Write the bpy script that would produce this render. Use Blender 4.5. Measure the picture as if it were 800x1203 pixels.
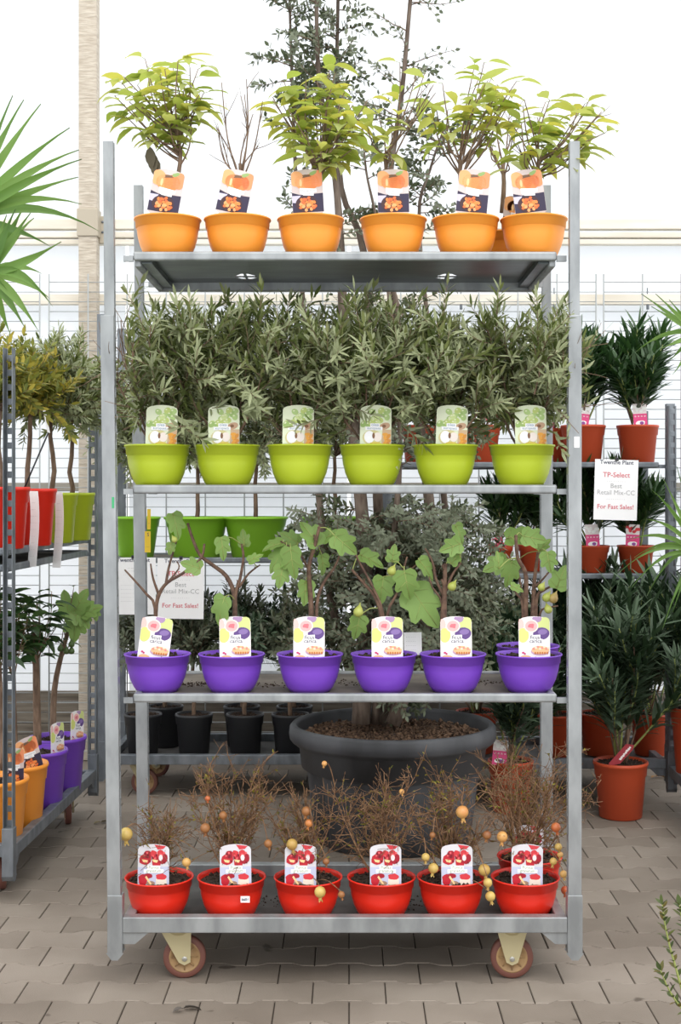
import bpy, bmesh, math, random
from mathutils import Vector, Matrix, noise
R = random.Random(7)
V = Vector
PI = math.pi
for o in list(bpy.data.objects): bpy.data.objects.remove(o)
C = bpy.context.scene.collection

# ------------------------------------------------------------------ camera
F = 1588.0; CX, CY = 410.0, 580.0; CAMZ = 1.41
cd = bpy.data.cameras.new('camera'); cam = bpy.data.objects.new('camera', cd); C.objects.link(cam)
cam.location = (0, 0, CAMZ); cam.rotation_euler = (PI/2, 0, 0)
cd.sensor_fit = 'HORIZONTAL'; cd.sensor_width = 36; cd.lens = 36*F/800
cd.shift_x = -(CX-400)/800; cd.shift_y = -(601.5-CY)/800
cd.clip_end = 200
bpy.context.scene.camera = cam
def P(px, py, Y): return V(((px-CX)*Y/F, Y, CAMZ-(py-CY)*Y/F))

# ------------------------------------------------------------------ light
W = bpy.data.worlds.new('World'); bpy.context.scene.world = W; W.use_nodes = True
nt = W.node_tree; bg = nt.nodes['Background']
tc = nt.nodes.new('ShaderNodeTexCoord'); sx = nt.nodes.new('ShaderNodeSeparateXYZ')
mr = nt.nodes.new('ShaderNodeMapRange'); cr = nt.nodes.new('ShaderNodeValToRGB')
nt.links.new(tc.outputs['Generated'], sx.inputs[0]); nt.links.new(sx.outputs['Z'], mr.inputs['Value'])
mr.inputs['From Min'].default_value = -.3; mr.inputs['From Max'].default_value = 1
nt.links.new(mr.outputs[0], cr.inputs[0])
cr.color_ramp.elements[0].color = (.80,.82,.84,1); cr.color_ramp.elements[1].color = (1,1,1,1)
cr.color_ramp.elements[1].position = .45
nt.links.new(cr.outputs[0], bg.inputs['Color']); bg.inputs['Strength'].default_value = 1.35
sc = bpy.context.scene
sc.view_settings.view_transform = 'Standard'; sc.view_settings.look = 'None'
sc.view_settings.gamma = 1; sc.view_settings.use_curve_mapping = False
sc.view_settings.exposure = 0.34
# bright overcast sky through the greenhouse roof (large soft light)
ld = bpy.data.lights.new('overcast_sun', 'SUN'); ld.energy = 1.1; ld.angle = math.radians(35); ld.color = (1,.98,.95)
lo = bpy.data.objects.new('overcast_sun', ld); C.objects.link(lo); lo.rotation_euler = (math.radians(38), math.radians(12), 0)

# ------------------------------------------------------------------ materials
def s2l(c):
    return tuple(((x/255)/12.92 if x/255 <= .04045 else (((x/255)+.055)/1.055)**2.4) for x in c)
MATS = {}
def mat(name, rgb, rough=.6, metal=0, noise_amt=0, nscale=30, rgb2=None, spec=.5, stretch=None, bump=0):
    if name in MATS: return MATS[name]
    m = bpy.data.materials.new(name); m.use_nodes = True; t = m.node_tree; b = t.nodes['Principled BSDF']
    c = s2l(rgb); b.inputs['Roughness'].default_value = rough; b.inputs['Metallic'].default_value = metal
    b.inputs['Specular IOR Level'].default_value = spec
    b.inputs['Base Color'].default_value = (*c, 1)
    if rgb2 or bump:
        tc = t.nodes.new('ShaderNodeTexCoord'); mp = t.nodes.new('ShaderNodeMapping'); n = t.nodes.new('ShaderNodeTexNoise')
        if stretch: mp.inputs['Scale'].default_value = stretch
        n.inputs['Scale'].default_value = nscale; n.inputs['Detail'].default_value = 6
        t.links.new(tc.outputs['Object'], mp.inputs[0]); t.links.new(mp.outputs[0], n.inputs['Vector'])
        if rgb2:
            r = t.nodes.new('ShaderNodeValToRGB'); r.color_ramp.elements[0].position = .35; r.color_ramp.elements[1].position = .68
            r.color_ramp.elements[0].color = (*s2l(rgb2), 1); r.color_ramp.elements[1].color = (*c, 1)
            t.links.new(n.outputs['Fac'], r.inputs[0]); t.links.new(r.outputs[0], b.inputs['Base Color'])
        if bump:
            bp = t.nodes.new('ShaderNodeBump'); bp.inputs['Strength'].default_value = bump; bp.inputs['Distance'].default_value = .01
            t.links.new(n.outputs['Fac'], bp.inputs['Height']); t.links.new(bp.outputs[0], b.inputs['Normal'])
    MATS[name] = m; return m
def leafmat(name, cols, trans=.35, rough=.45, back=None):
    if name in MATS: return MATS[name]
    m = bpy.data.materials.new(name); m.use_nodes = True; t = m.node_tree; b = t.nodes['Principled BSDF']
    g = t.nodes.new('ShaderNodeNewGeometry'); r = t.nodes.new('ShaderNodeValToRGB')
    els = r.color_ramp.elements
    while len(els) < len(cols): els.new(.5)
    for i, c in enumerate(cols): els[i].position = i/max(1, len(cols)-1); els[i].color = (*s2l(c), 1)
    t.links.new(g.outputs['Random Per Island'], r.inputs[0])
    col = r.outputs[0]
    if back:
        mx = t.nodes.new('ShaderNodeMix'); mx.data_type = 'RGBA'
        t.links.new(g.outputs['Backfacing'], mx.inputs[0]); t.links.new(col, mx.inputs[6]); mx.inputs[7].default_value = (*s2l(back), 1)
        col = mx.outputs[2]
    t.links.new(col, b.inputs['Base Color']); b.inputs['Roughness'].default_value = rough
    b.inputs['Specular IOR Level'].default_value = .35
    tr = t.nodes.new('ShaderNodeBsdfTranslucent'); t.links.new(col, tr.inputs[0])
    ms = t.nodes.new('ShaderNodeMixShader'); ms.inputs[0].default_value = trans
    t.links.new(b.outputs[0], ms.inputs[1]); t.links.new(tr.outputs[0], ms.inputs[2])
    t.links.new(ms.outputs[0], t.nodes['Material Output'].inputs[0])
    MATS[name] = m; return m
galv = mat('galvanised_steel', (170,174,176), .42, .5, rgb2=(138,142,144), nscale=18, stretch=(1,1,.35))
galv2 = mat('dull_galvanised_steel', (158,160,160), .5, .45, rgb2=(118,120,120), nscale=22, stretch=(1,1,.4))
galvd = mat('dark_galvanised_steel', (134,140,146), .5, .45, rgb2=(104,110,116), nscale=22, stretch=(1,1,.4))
shelfu = mat('shelf_sheet_steel', (96,102,102), .28, .85, rgb2=(66,72,72), nscale=7, stretch=(1,3,1))
deckm = mat('dusty_shelf_board', (120,112,102), .8, rgb2=(84,77,70), nscale=9)
deckd = mat('dark_base_board', (92,90,88), .75, rgb2=(62,60,58), nscale=9)
soilm = mat('potting_soil', (74,56,44), .95, rgb2=(38,27,20), nscale=90, bump=.8)
barkchip = mat('bark_mulch', (136,108,86), .95, rgb2=(48,34,26), nscale=60, bump=.8)
orangep = mat('orange_plastic', (252,160,58), .38)
limep = mat('lime_plastic', (178,196,44), .38)
purplep = mat('purple_plastic', (122,70,196), .36)
redp = mat('red_plastic', (230,46,28), .36)
limeg = mat('bright_green_plastic', (140,200,50), .4)
terrap = mat('terracotta_plastic', (188,74,40), .5)
blackp = mat('black_plastic', (42,43,46), .5)
blackbig = mat('scuffed_black_plastic', (82,84,88), .55, rgb2=(46,47,50), nscale=5, stretch=(1,1,.4))
bark = mat('grey_brown_bark', (142,118,98), .85, rgb2=(98,78,62), nscale=60, stretch=(1,1,.3), bump=.4)
bark2 = mat('dark_bark', (112,92,76), .85, rgb2=(66,52,42), nscale=50, stretch=(1,1,.3), bump=.4)
twigm = mat('dry_twig_bark', (150,116,84), .8, rgb2=(104,74,52), nscale=60)
figbark = mat('fig_bark', (118,92,74), .8, rgb2=(80,58,48), nscale=60)
greenstem = mat('green_stem', (150,160,90), .6)
olivel = leafmat('olive_leaf', [(84,98,52),(110,124,70),(130,140,84),(156,160,112)], .3, back=(158,166,128))
persl = leafmat('persimmon_leaf', [(150,170,66),(176,190,90),(192,200,110),(212,206,92),(140,160,80)], .55, back=(192,202,130))
figl = leafmat('fig_leaf', [(84,136,48),(104,156,58),(128,166,70)], .35, back=(136,168,92))
poml = leafmat('pomegranate_leaf', [(116,110,40),(150,140,50),(90,100,40),(130,90,40)], .3)
euc = leafmat('grey_green_leaf', [(80,90,64),(98,108,80),(112,120,94),(90,100,78)], .25, back=(126,134,112))
oleander = leafmat('oleander_leaf', [(38,66,34),(52,84,42),(66,98,50),(44,70,38)], .18, .35, back=(84,108,78))
oleandd = leafmat('dark_oleander_leaf', [(42,62,40),(54,76,50),(70,92,64)], .18, .35, back=(96,116,92))
yellowl = leafmat('yellow_green_leaf', [(120,130,60),(150,150,70),(196,178,74),(108,120,56),(134,140,66)], .35)
darkl = leafmat('dark_broad_leaf', [(44,70,38),(60,88,46),(84,112,58)], .25, .35)
palml = leafmat('palm_leaf', [(104,142,64),(130,164,86),(88,126,66)], .4, .4)
whitem = mat('white_paper', (250,250,251), .5)
inkd = mat('dark_blue_ink', (44,50,80), .6); inkr = mat('faded_red_ink', (216,110,120), .6); inkg = mat('grey_ink', (176,176,178), .6)
zinc = mat('zinc_yellow_steel', (198,188,150), .4, .4)
rubber = mat('red_brown_rubber', (112,70,60), .6); hubm = mat('tan_hub_plastic', (172,140,96), .5, rgb2=(140,110,76), nscale=20)
boltm = mat('bolt_steel', (190,190,186), .3, .8)

# ------------------------------------------------------------------ mesh builder
class MB:
    def __init__(s): s.v=[]; s.f=[]; s.mi=[]; s.mats=[]; s.sm=[]
    def m(s, mt):
        if mt not in s.mats: s.mats.append(mt)
        return s.mats.index(mt)
    def add(s, vs, fs, mt, smooth=False):
        b = len(s.v); k = s.m(mt); s.v.extend(vs)
        for f in fs: s.f.append(tuple(b+i for i in f)); s.mi.append(k); s.sm.append(smooth)
    def box(s, x0,x1,y0,y1,z0,z1, mt):
        s.add([V((x,y,z)) for z in (z0,z1) for y in (y0,y1) for x in (x0,x1)],
              [(0,2,3,1),(4,5,7,6),(0,1,5,4),(2,6,7,3),(0,4,6,2),(1,3,7,5)], mt)
    def prism(s, poly, axis, a0, a1, mt):
        n=len(poly); vs=[]
        for a in (a0,a1):
            for (u,w) in poly: vs.append(V((a,u,w)) if axis=='x' else V((u,a,w)) if axis=='y' else V((u,w,a)))
        s.add(vs, [tuple(range(n)), tuple(range(2*n-1,n-1,-1))]+[(i,(i+1)%n,n+(i+1)%n,n+i) for i in range(n)], mt)
    def tube(s, pts, rr, mt, n=6, cap=True):
        pts=[V(p) for p in pts]
        if not hasattr(rr,'__len__'): rr=[rr]*len(pts)
        vs=[]; fs=[]; a=None
        for i,p in enumerate(pts):
            d=(pts[min(i+1,len(pts)-1)]-pts[max(i-1,0)])
            d = d.normalized() if d.length>1e-9 else V((0,0,1))
            if a is None: a=d.orthogonal().normalized()
            a=(a-d*a.dot(d)); a = a.normalized() if a.length>1e-6 else d.orthogonal().normalized()
            b=d.cross(a)
            for k in range(n):
                t=2*PI*k/n; vs.append(p+(a*math.cos(t)+b*math.sin(t))*rr[i])
        for i in range(len(pts)-1):
            for k in range(n): fs.append((i*n+k,i*n+(k+1)%n,(i+1)*n+(k+1)%n,(i+1)*n+k))
        if cap: fs.append(tuple(range(n-1,-1,-1))); fs.append(tuple((len(pts)-1)*n+k for k in range(n)))
        s.add(vs,fs,mt,True)
    def lathe(s, prof, mt, c=(0,0,0), n=40, M=None, mtf=None):
        c=V(c); vs=[]; fs=[]
        for (r,z) in prof:
            for k in range(n):
                t=2*PI*k/n; q=V((r*math.cos(t), r*math.sin(t), z))
                if M: q=M@q
                vs.append(c+q)
        for i in range(len(prof)-1):
            for k in range(n): fs.append((i*n+k,i*n+(k+1)%n,(i+1)*n+(k+1)%n,(i+1)*n+k))
        s.add(vs,fs,mt,True)
    def drop(s, fn):
        """leave out faces with a corner for which fn is true"""
        k=[i for i,f in enumerate(s.f) if not any(fn(s.v[j]) for j in f)]
        s.f=[s.f[i] for i in k]; s.mi=[s.mi[i] for i in k]; s.sm=[s.sm[i] for i in k]
    def build(s, name, parent=None, loc=None, bevel=0, seg=2):
        me=bpy.data.meshes.new(name); me.from_pydata([tuple(v) for v in s.v],[],s.f)
        for m_ in s.mats: me.materials.append(m_)
        me.polygons.foreach_set('material_index', s.mi); me.polygons.foreach_set('use_smooth', s.sm); me.update()
        o=bpy.data.objects.new(name, me); C.objects.link(o)
        if parent: o.parent=parent
        if loc is not None: o.location=loc
        if bevel:
            md=o.modifiers.new('bevel','BEVEL'); md.width=bevel; md.segments=seg; md.limit_method='ANGLE'
        return o
def tag(o, label=None, cat=None, group=None, kind=None):
    if label: o['label']=label
    if cat: o['category']=cat
    if group: o['group']=group
    if kind: o['kind']=kind
    return o
def thing(name, loc, label, cat, group=None, rz=0):
    o=bpy.data.objects.new(name,None); C.objects.link(o); o.location=loc; o.rotation_euler=(0,0,rz); o.empty_display_size=.05
    return tag(o,label,cat,group)
def wrap(t, fn):   # run a builder with its own random stream
    pass
_tc={}
def text(mb, s, size, cx, cy, d, mt, align='CENTER', bold=0):
    """text in card coordinates: x right, z up, facing -y at y=d"""
    key=(s,align,bold)
    if key not in _tc:
        cu=bpy.data.curves.new('txt','FONT'); cu.body=s; cu.size=1; cu.align_x=align; cu.resolution_u=2; cu.offset=bold
        o=bpy.data.objects.new('txt',cu); C.objects.link(o)
        me=bpy.data.meshes.new_from_object(o)
        _tc[key]=([v.co.copy() for v in me.vertices],[tuple(p.vertices) for p in me.polygons])
        bpy.data.objects.remove(o); bpy.data.meshes.remove(me)
    vs,fs=_tc[key]
    mb.add([V((cx+v.x*size, d, cy+v.y*size)) for v in vs], fs, mt)

# ------------------------------------------------------------------ pavers, wall, greenhouse frame
m = bpy.data.materials.new('paver'); m.use_nodes=True; t=m.node_tree; b=t.nodes['Principled BSDF']
g=t.nodes.new('ShaderNodeNewGeometry'); r=t.nodes.new('ShaderNodeValToRGB'); r.color_ramp.elements[0].color=(*s2l((128,118,107)),1); r.color_ramp.elements[1].color=(*s2l((149,139,128)),1)
t.links.new(g.outputs['Random Per Island'], r.inputs[0])
n1=t.nodes.new('ShaderNodeTexNoise'); n1.inputs['Scale'].default_value=2.2; n1.inputs['Detail'].default_value=8
n2=t.nodes.new('ShaderNodeTexNoise'); n2.inputs['Scale'].default_value=7; n2.inputs['Detail'].default_value=3
tcx=t.nodes.new('ShaderNodeTexCoord')
for n_ in (n1,n2): t.links.new(tcx.outputs['Object'], n_.inputs['Vector'])
r2=t.nodes.new('ShaderNodeValToRGB'); r2.color_ramp.elements[0].position=.3; r2.color_ramp.elements[0].color=(.72,.70,.68,1); r2.color_ramp.elements[1].position=.6
r3=t.nodes.new('ShaderNodeValToRGB'); r3.color_ramp.elements[0].position=.27; r3.color_ramp.elements[0].color=(.42,.39,.36,1); r3.color_ramp.elements[1].position=.31
mx=t.nodes.new('ShaderNodeMix'); mx.data_type='RGBA'; mx.blend_type='MULTIPLY'; mx.inputs[0].default_value=1
mx2=t.nodes.new('ShaderNodeMix'); mx2.data_type='RGBA'; mx2.blend_type='MULTIPLY'; mx2.inputs[0].default_value=1
t.links.new(n1.outputs['Fac'],r2.inputs[0]); t.links.new(n2.outputs['Fac'],r3.inputs[0])
t.links.new(r.outputs[0],mx.inputs[6]); t.links.new(r2.outputs[0],mx.inputs[7]); t.links.new(mx.outputs[2],mx2.inputs[6]); t.links.new(r3.outputs[0],mx2.inputs[7])
t.links.new(mx2.outputs[2], b.inputs['Base Color']); b.inputs['Roughness'].default_value=.75
n3=t.nodes.new('ShaderNodeTexNoise'); n3.inputs['Scale'].default_value=180; bp=t.nodes.new('ShaderNodeBump'); bp.inputs['Strength'].default_value=.25; bp.inputs['Distance'].default_value=.003
t.links.new(tcx.outputs['Object'],n3.inputs['Vector']); t.links.new(n3.outputs['Fac'],bp.inputs['Height']); t.links.new(bp.outputs[0],b.inputs['Normal'])
paver=m
jointm=mat('joint_sand',(70,62,54),.95)
mb=MB(); mb.box(-4.5,4.5,.5,8.6,-.1,-.006,jointm)
pw,ph,am=.206,.150,.0105
def jl(k,u):   # joint line height at u for joint k (trapezoid wave)
    x=(u/pw+.5*k)%1.0
    w=1-abs(2*x-1)*1.0
    w=max(0,min(1,(w-.36)/.28))
    return k*ph+am*(2*w-1)
for row in range(7,56):
    off=.5*row
    for c_ in range(-21,22):
        x0=(c_-off%1.0+.5)*pw-.103; x1=x0+pw
        # paver spans row joints row..row+1
        us=[0,.18,.32,.68,.82,1]
        gp=.0016
        bot=[(x0+gp+(x1-x0-2*gp)*q, jl(row,x0+(x1-x0)*q)+gp) for q in us]
        top=[(x0+gp+(x1-x0-2*gp)*q, jl(row+1,x0+(x1-x0)*q)-gp) for q in us]
        poly=bot+top[::-1]; n=len(poly)
        cx=sum(p[0] for p in poly)/n; cy=sum(p[1] for p in poly)/n
        if abs(cx)>.45*cy+.8: continue
        jz=R.uniform(-.001,.001); ins=.0018
        vs=[V((x,y,-.01)) for x,y in poly]+[V((x,y,-.0022+jz)) for x,y in poly]+[V((x+(ins if x<cx else -ins),y+(ins if y<cy else -ins),jz)) for x,y in poly]
        fs=[(i,(i+1)%n,n+(i+1)%n,n+i) for i in range(n)]+[(n+i,n+(i+1)%n,2*n+(i+1)%n,2*n+i) for i in range(n)]+[tuple(2*n+i for i in range(n))]
        mb.add(vs,fs,paver)
tag(mb.build('floor'),kind='structure')
# translucent greenhouse cladding
m=bpy.data.materials.new('milky_film'); m.use_nodes=True; t=m.node_tree; b=t.nodes['Principled BSDF']; b.inputs['Base Color'].default_value=(.86,.88,.9,1); b.inputs['Roughness'].default_value=.4
tr=t.nodes.new('ShaderNodeBsdfTranslucent'); tr.inputs[0].default_value=(.93,.95,.97,1); ms=t.nodes.new('ShaderNodeMixShader'); ms.inputs[0].default_value=.62
t.links.new(b.outputs[0],ms.inputs[1]); t.links.new(tr.outputs[0],ms.inputs[2]); t.links.new(ms.outputs[0],t.nodes['Material Output'].inputs[0])
film=m
WY=7.25
mb=MB()
for i in range(-3,4):
    mb.box(i*1.2+.01,i*1.2+1.19,WY+.06,WY+.066,.34,5.2,film)
tag(mb.build('wall_back'),kind='structure')
plank=mat('weathered_board',(128,120,108),.85,rgb2=(92,84,74),nscale=12,stretch=(.3,1,3))
mb=MB()
for k in range(6): mb.box(-4.2,4.2,WY+.02,WY+.05,.003+k*.058,.057+k*.058,plank)
tag(mb.build('trim_plinth',bevel=.003),kind='structure')
beam=mat('cream_painted_steel',(236,231,218),.55,rgb2=(216,208,192),nscale=8,stretch=(.3,1,2))
conc=mat('weathered_concrete',(206,197,182),.9,rgb2=(178,166,150),nscale=60,stretch=(.25,.25,1.5),bump=.5)
def zof(py,Y): return CAMZ-(py-CY)*Y/F
mb=MB()
for a,b_ in ((258,270),(273,280),(282,288)): mb.box(-4.2,4.2,WY-.02,WY+.03,zof(b_,WY),zof(a,WY),beam)
tag(mb.build('trim_upper_rail',bevel=.004),kind='structure')
mb=MB(); mb.box(-4.2,4.2,WY-.02,WY+.03,zof(358,WY),zof(346,WY),beam)
for i in range(-8,9):
    mb.tube([(i*.5+.1,WY-.01,zof(358,WY)),(i*.5+.1,WY-.01,zof(364,WY))],.008,galvd); mb.tube([(i*.5+.1,WY,zof(346,WY)),(i*.5+.1,WY,zof(338,WY))],.004,galvd)
tag(mb.build('trim_middle_rail',bevel=.004),kind='structure')
mb=MB(); mb.box(-4.2,4.2,WY-.01,WY+.04,zof(577,WY),zof(567,WY),mat('grey_painted_rail',(150,146,136),.6)); tag(mb.build('trim_lower_rail',bevel=.004),kind='structure')
mb=MB(); x0=P(97,0,WY).x; x1=P(118,0,WY).x; mb.box(x0,x1,WY-.11,WY-.021,0.001,5.2,conc)
mb.box(x0-.008,x1+.008,WY-.118,WY-.021,zof(282,WY),zof(250,WY),mat('steel_collar',(180,170,152),.6)); mb.box(x1,x1+.045,WY-.05,WY-.02,zof(288,WY),zof(256,WY),mat('steel_collar',(180,170,152),.6))
for q in (263,275): mb.tube([(x1+.02,WY-.055,zof(q,WY)),(x1+.02,WY-.045,zof(q,WY))],.008,galvd)
tag(mb.build('column',bevel=.006),kind='structure')
# second row of rear bay columns outside the picture centre keeps the bay believable
mb=MB(); mb.box(2.6,2.7,WY-.11,WY-.021,.001,5.2,conc); tag(mb.build('column',bevel=.006),kind='structure')

wirem=mat('wire_grey',(168,172,172),.5,.3)
def fence(x0,x1,label):
    y=WY-.17; t=thing('wire_mesh_panel',((x0+x1)/2,y,0),label,'fence panel','wire mesh panels along the back wall')
    w=(x1-x0)/2; mb=MB()
    z=.06
    while z<2.53: mb.tube([(-w,0,z),(w,0,z)],.0028,wirem,n=4); z+=.0512
    tag(mb.build('horizontal_wires',t),kind='stuff')
    mb=MB(); n=int(round((x1-x0)/.2025))
    for i in range(n+1):
        x=-w+2*w*i/n; mb.tube([(x,-.006,.003),(x,-.006,2.56)],.0042,wirem,n=5)
    mb.build('vertical_wires',t)
fx=[P(q,0,WY-.17).x for q in (-600,47,58,700,709,1300)]
fence(fx[0],fx[1],'wire mesh panel left of the concrete column behind the yellow and olive trees')
fence(fx[2],fx[3],'wide wire mesh panel behind the central shelf trolley')
fence(fx[4],fx[5],'wire mesh panel at right behind the oleander shelves')

# ------------------------------------------------------------------ trolleys
def post_mb(z0,z1,side,mt,w=.038,d=.034):
    """U profile; side=+1 web faces +x (inward for a left post)"""
    mb=MB(); th=.003
    xo=-w/2; xi=w/2
    for y in (-d/2, d/2-th): mb.box(xo,xi,y,y+th,z0,z1,mt)
    for y in (-d/2+th,d/2-th-.003): pass
    wx=(xi-th if side>0 else xo)
    e=d/2-th-.006
    mb.box(wx,wx+th,-d/2+th,-d/2+th+.0045,z0,z1,mt); mb.box(wx,wx+th,d/2-th-.0045,d/2-th,z0,z1,mt)
    z=z0; 
    while z<z1-.001:
        zz=min(z+.022,z1); mb.box(wx,wx+th,-d/2+th+.0045,d/2-th-.0045,z,zz,mt); z+=.05
    return mb
def trolley(name,label,loc,rz,wid,dep,ztop,shelves,M,ext=None,lean=0,shelf_in=.04,socket=True,decks=None,casterang=(0,0,0,0)):
    """local x along the long side, front edge at y=0, rear at y=dep; wid = post centre spacing"""
    t=thing(name,loc,label,'trolley',None,rz)
    hw=wid/2
    for (sx,yy) in ((-1,0),(1,0),(-1,dep),(1,dep)):
        pm=post_mb(.115,ztop,-sx,M); p=pm.build('post',t,(sx*hw,yy,0),bevel=.0012)
        if lean and sx<0: p.rotation_euler=(0,-lean,0)
        if ext:
            e=post_mb(ztop-.2,ext,-sx,M,w=.029,d=.026); q=e.build('post_extension',t,(sx*hw,yy,0),bevel=.001)
            if lean and sx<0: q.rotation_euler=(0,-lean*.6,0); q.location.x-=lean*.25
        s_=MB(); s_.box(-.0215,.0215,-.02,.02,.100,.266,M); s_.prism([(-.0215,.1),(.0215,.1),(.008,.083),(-.008,.083)],'y',-.02,.02,M)
        s_.build('post_socket',t,(sx*hw,yy,0),bevel=.002)
    # base frame
    mb=MB(); x0=-hw+.0215; x1=-x0
    for y in (0,dep): mb.box(x0,x1,y-.018,y+.018 ,.158,.203,M)
    for x in (x0,x1-.03): mb.box(x,x+.03,.0185,dep-.0185,.156,.201,M)
    for sx in (-1,1):
        for y in (0,dep):
            q=[(sx*(hw-.022),.1575),(sx*(hw-.022),.128),(sx*(hw-.055),.128),(sx*(hw-.09),.1575)]
            mb.prism(q if sx<0 else q[::-1],'y',y-.012,y-.006,M)
    mb.build('base_frame',t,bevel=.003)
    mb=MB(); mb.box(x0+.031,x1-.031,.019,dep-.019,.157,.166,deckd); mb.build('base_deck',t,bevel=.001)
    for i,z in enumerate(shelves):
        kind=decks[i] if decks else 'board'
        xs=hw-.047; mb=MB(); h=.026; hb=.042 if kind=='tray' else .026
        y0=.012; y1=dep-.03
        mb.box(-xs,xs,y0,y0+.022,z-h,z,M); mb.box(-xs,xs,y1-.022,y1,z-hb,z,M)
        for sx in (-1,1): mb.box(min(sx*xs,sx*(xs-.02)),max(sx*xs,sx*(xs-.02)),y0+.0225,y1-.0225,z-hb,z,M)
        fr=mb.build('shelf_frame',t,bevel=.006,seg=3)
        mb=MB()
        if kind=='tray':
            # sheet-steel tray with two butterfly cut-outs
            X0,X1,Y0,Y1=-xs+.021,xs-.021,y0+.023,y1-.023; zt=z-.012
            xs_=[X0]; hx=[-.312,.318]; hw_,hd=.033,.06; yc=Y0+.345
            for hxx in hx: xs_+= [hxx-hw_,hxx+hw_]
            xs_.append(X1)
            for j in range(len(xs_)-1):
                if j%2==0: mb.box(xs_[j],xs_[j+1],Y0,Y1,zt-.003,zt,shelfu)
                else:
                    a,b_=xs_[j],xs_[j+1]; mb.box(a,b_,Y0,yc-hd,zt-.003,zt,shelfu); mb.box(a,b_,yc+hd,Y1,zt-.003,zt,shelfu)
                    mb.box((a+b_)/2-.004,(a+b_)/2+.004,yc-hd,yc+hd,zt-.003,zt,shelfu)
                    for q,sg in ((a,1),(b_,-1)):
                        for yq,sy in ((yc-hd,1),(yc+hd,-1)):
                            qq=[(q,yq),(q+sg*.022,yq),(q,yq+sy*.042)]
                            mb.prism(qq if sg*sy<0 else qq[::-1],'z',zt-.003,zt,shelfu)
                    mb.box(a,b_,yc-.006,yc+.006,zt-.0035,zt-.0005,shelfu)
            for q in (X0+.0,X1-.03): mb.box(q,q+.03,Y0,Y1,zt-.02,zt-.0035,shelfu)
        else:
            mb.box(-xs+.0205,xs-.0205,y0+.0225,y1-.0225,z-.02,z-.008,deckm)
        mb.build('shelf_deck',t)
        mb=MB()
        for sx in (-1,1):
            for y in (y0+.003,y1-.02): mb.box(min(sx*(xs+.0005),sx*(hw-.019)),max(sx*(xs+.0005),sx*(hw-.019)),y,y+.012,z-h+.002-.004,z-.012,M)
        mb.build('shelf_hook',t)
    k=0
    for sx in (-1,1):
        for y in (.072,dep-.072):
            ang=casterang[k]; k+=1
            c=MB(); c.lathe([(0,.1565),(.036,.1565),(.036,.14),(.026,.13),(0,.13)],zinc,n=20)
            for s2 in (-1,1):
                yy=s2*.022
                poly=[(-.042,.142),(.042,.142),(.016,.052),(0,.044),(-.016,.052)] 
                sh=.018*(1 if sx<0 else 0)
                poly=[(a+(sh if b_<.1 else -.006*(sx<0)),b_) for a,b_ in poly]
                c.prism(poly,'y',yy-.002,yy+.002,zinc)
                c.tube([(sh,yy-.006,.062),(sh,yy+.006,.062)],.008,boltm,n=6)
            f=c.build('caster_fork',t,(sx*(hw-.17),y,0),bevel=.001); f.rotation_euler=(0,0,ang)
            w=MB(); rot=Matrix.Rotation(PI/2,3,'X')
            w.lathe([(.0455,-.012),(.058,-.013),(.062,-.008),(.062,.008),(.058,.013),(.0455,.012)],rubber,(sh,0,.0625),n=36,M=rot)
            w.lathe([(.001,-.014),(.012,-.014),(.013,-.010),(.036,-.008),(.042,-.012),(.0455,-.012),(.0455,.012),(.042,.012),(.036,.008),(.013,.010),(.012,.014),(.001,.014)],hubm,(sh,0,.0625),n=36,M=rot)
            for q in range(8):
                a=q*PI/4
                for s2 in (-.0105,.0105): w.tube([(sh+.012*math.cos(a),s2,.0625+.012*math.sin(a)),(sh+.038*math.cos(a),s2,.0625+.038*math.sin(a))],.002,hubm,n=4)
            w.build('wheel',f)
    return t
TY=3.868
tro=trolley('plant_trolley','tall galvanised shelf trolley in the centre carrying four rows of coloured pots',(-.0115+.0,TY,0),0,1.311,.548,1.919,[2.106,1.436,.836],galv,ext=2.416,lean=.012,decks=['tray','board','board'],casterang=(.1,.9,-.05,2.2))
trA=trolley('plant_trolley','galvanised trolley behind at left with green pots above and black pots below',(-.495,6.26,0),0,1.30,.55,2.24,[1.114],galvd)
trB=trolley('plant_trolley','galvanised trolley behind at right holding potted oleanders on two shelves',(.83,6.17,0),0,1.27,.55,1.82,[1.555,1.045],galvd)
# left trolley seen along its side
def rotpt(o,rz,x,y): return V((o[0]+x*math.cos(rz)-y*math.sin(rz), o[1]+x*math.sin(rz)+y*math.cos(rz),0))
rzL=math.radians(90-1.8)
LX,LY=-1.145,5.29
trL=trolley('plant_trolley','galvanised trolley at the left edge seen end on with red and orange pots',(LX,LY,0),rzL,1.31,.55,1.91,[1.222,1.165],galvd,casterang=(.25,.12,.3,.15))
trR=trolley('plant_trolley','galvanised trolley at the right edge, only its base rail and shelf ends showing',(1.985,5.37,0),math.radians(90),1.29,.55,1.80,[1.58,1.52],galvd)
def stk(name,par,px0,px1,py0,py1,Y,mt,base,txts=()):
    a=P(px0,py1,Y); b_=P(px1,py0,Y); mb=MB(); o=V(base)
    mb.box(a.x-o.x,b_.x-o.x,Y-.0012-o.y,Y-o.y,a.z-o.z,b_.z-o.z,mt)
    for (s,sz,x,z,mt2) in txts: text(mb,s,sz,x-o.x,z-o.z,Y-.0018-o.y,mt2)
    tag(mb.build(name,par),None)
yel=mat('yellow_sticker',(226,190,40),.5)
bx,by=tro.location.x,TY
yb=TY+.548-.018
p0=P(172,650,yb)
stk('sticker',tro,170,177,624,649,yb,yel,(bx,by,0),[('5',.016,P(174,0,yb).x,P(0,630,yb).z,inkd),('-----',.006,P(173.5,0,yb).x,P(0,643,yb).z,inkd)])
stk('sticker',tro,173,177,598,622,yb,yel,(bx,by,0),[('-',.012,P(175,0,yb).x,P(0,616,yb).z,inkd)])
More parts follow.
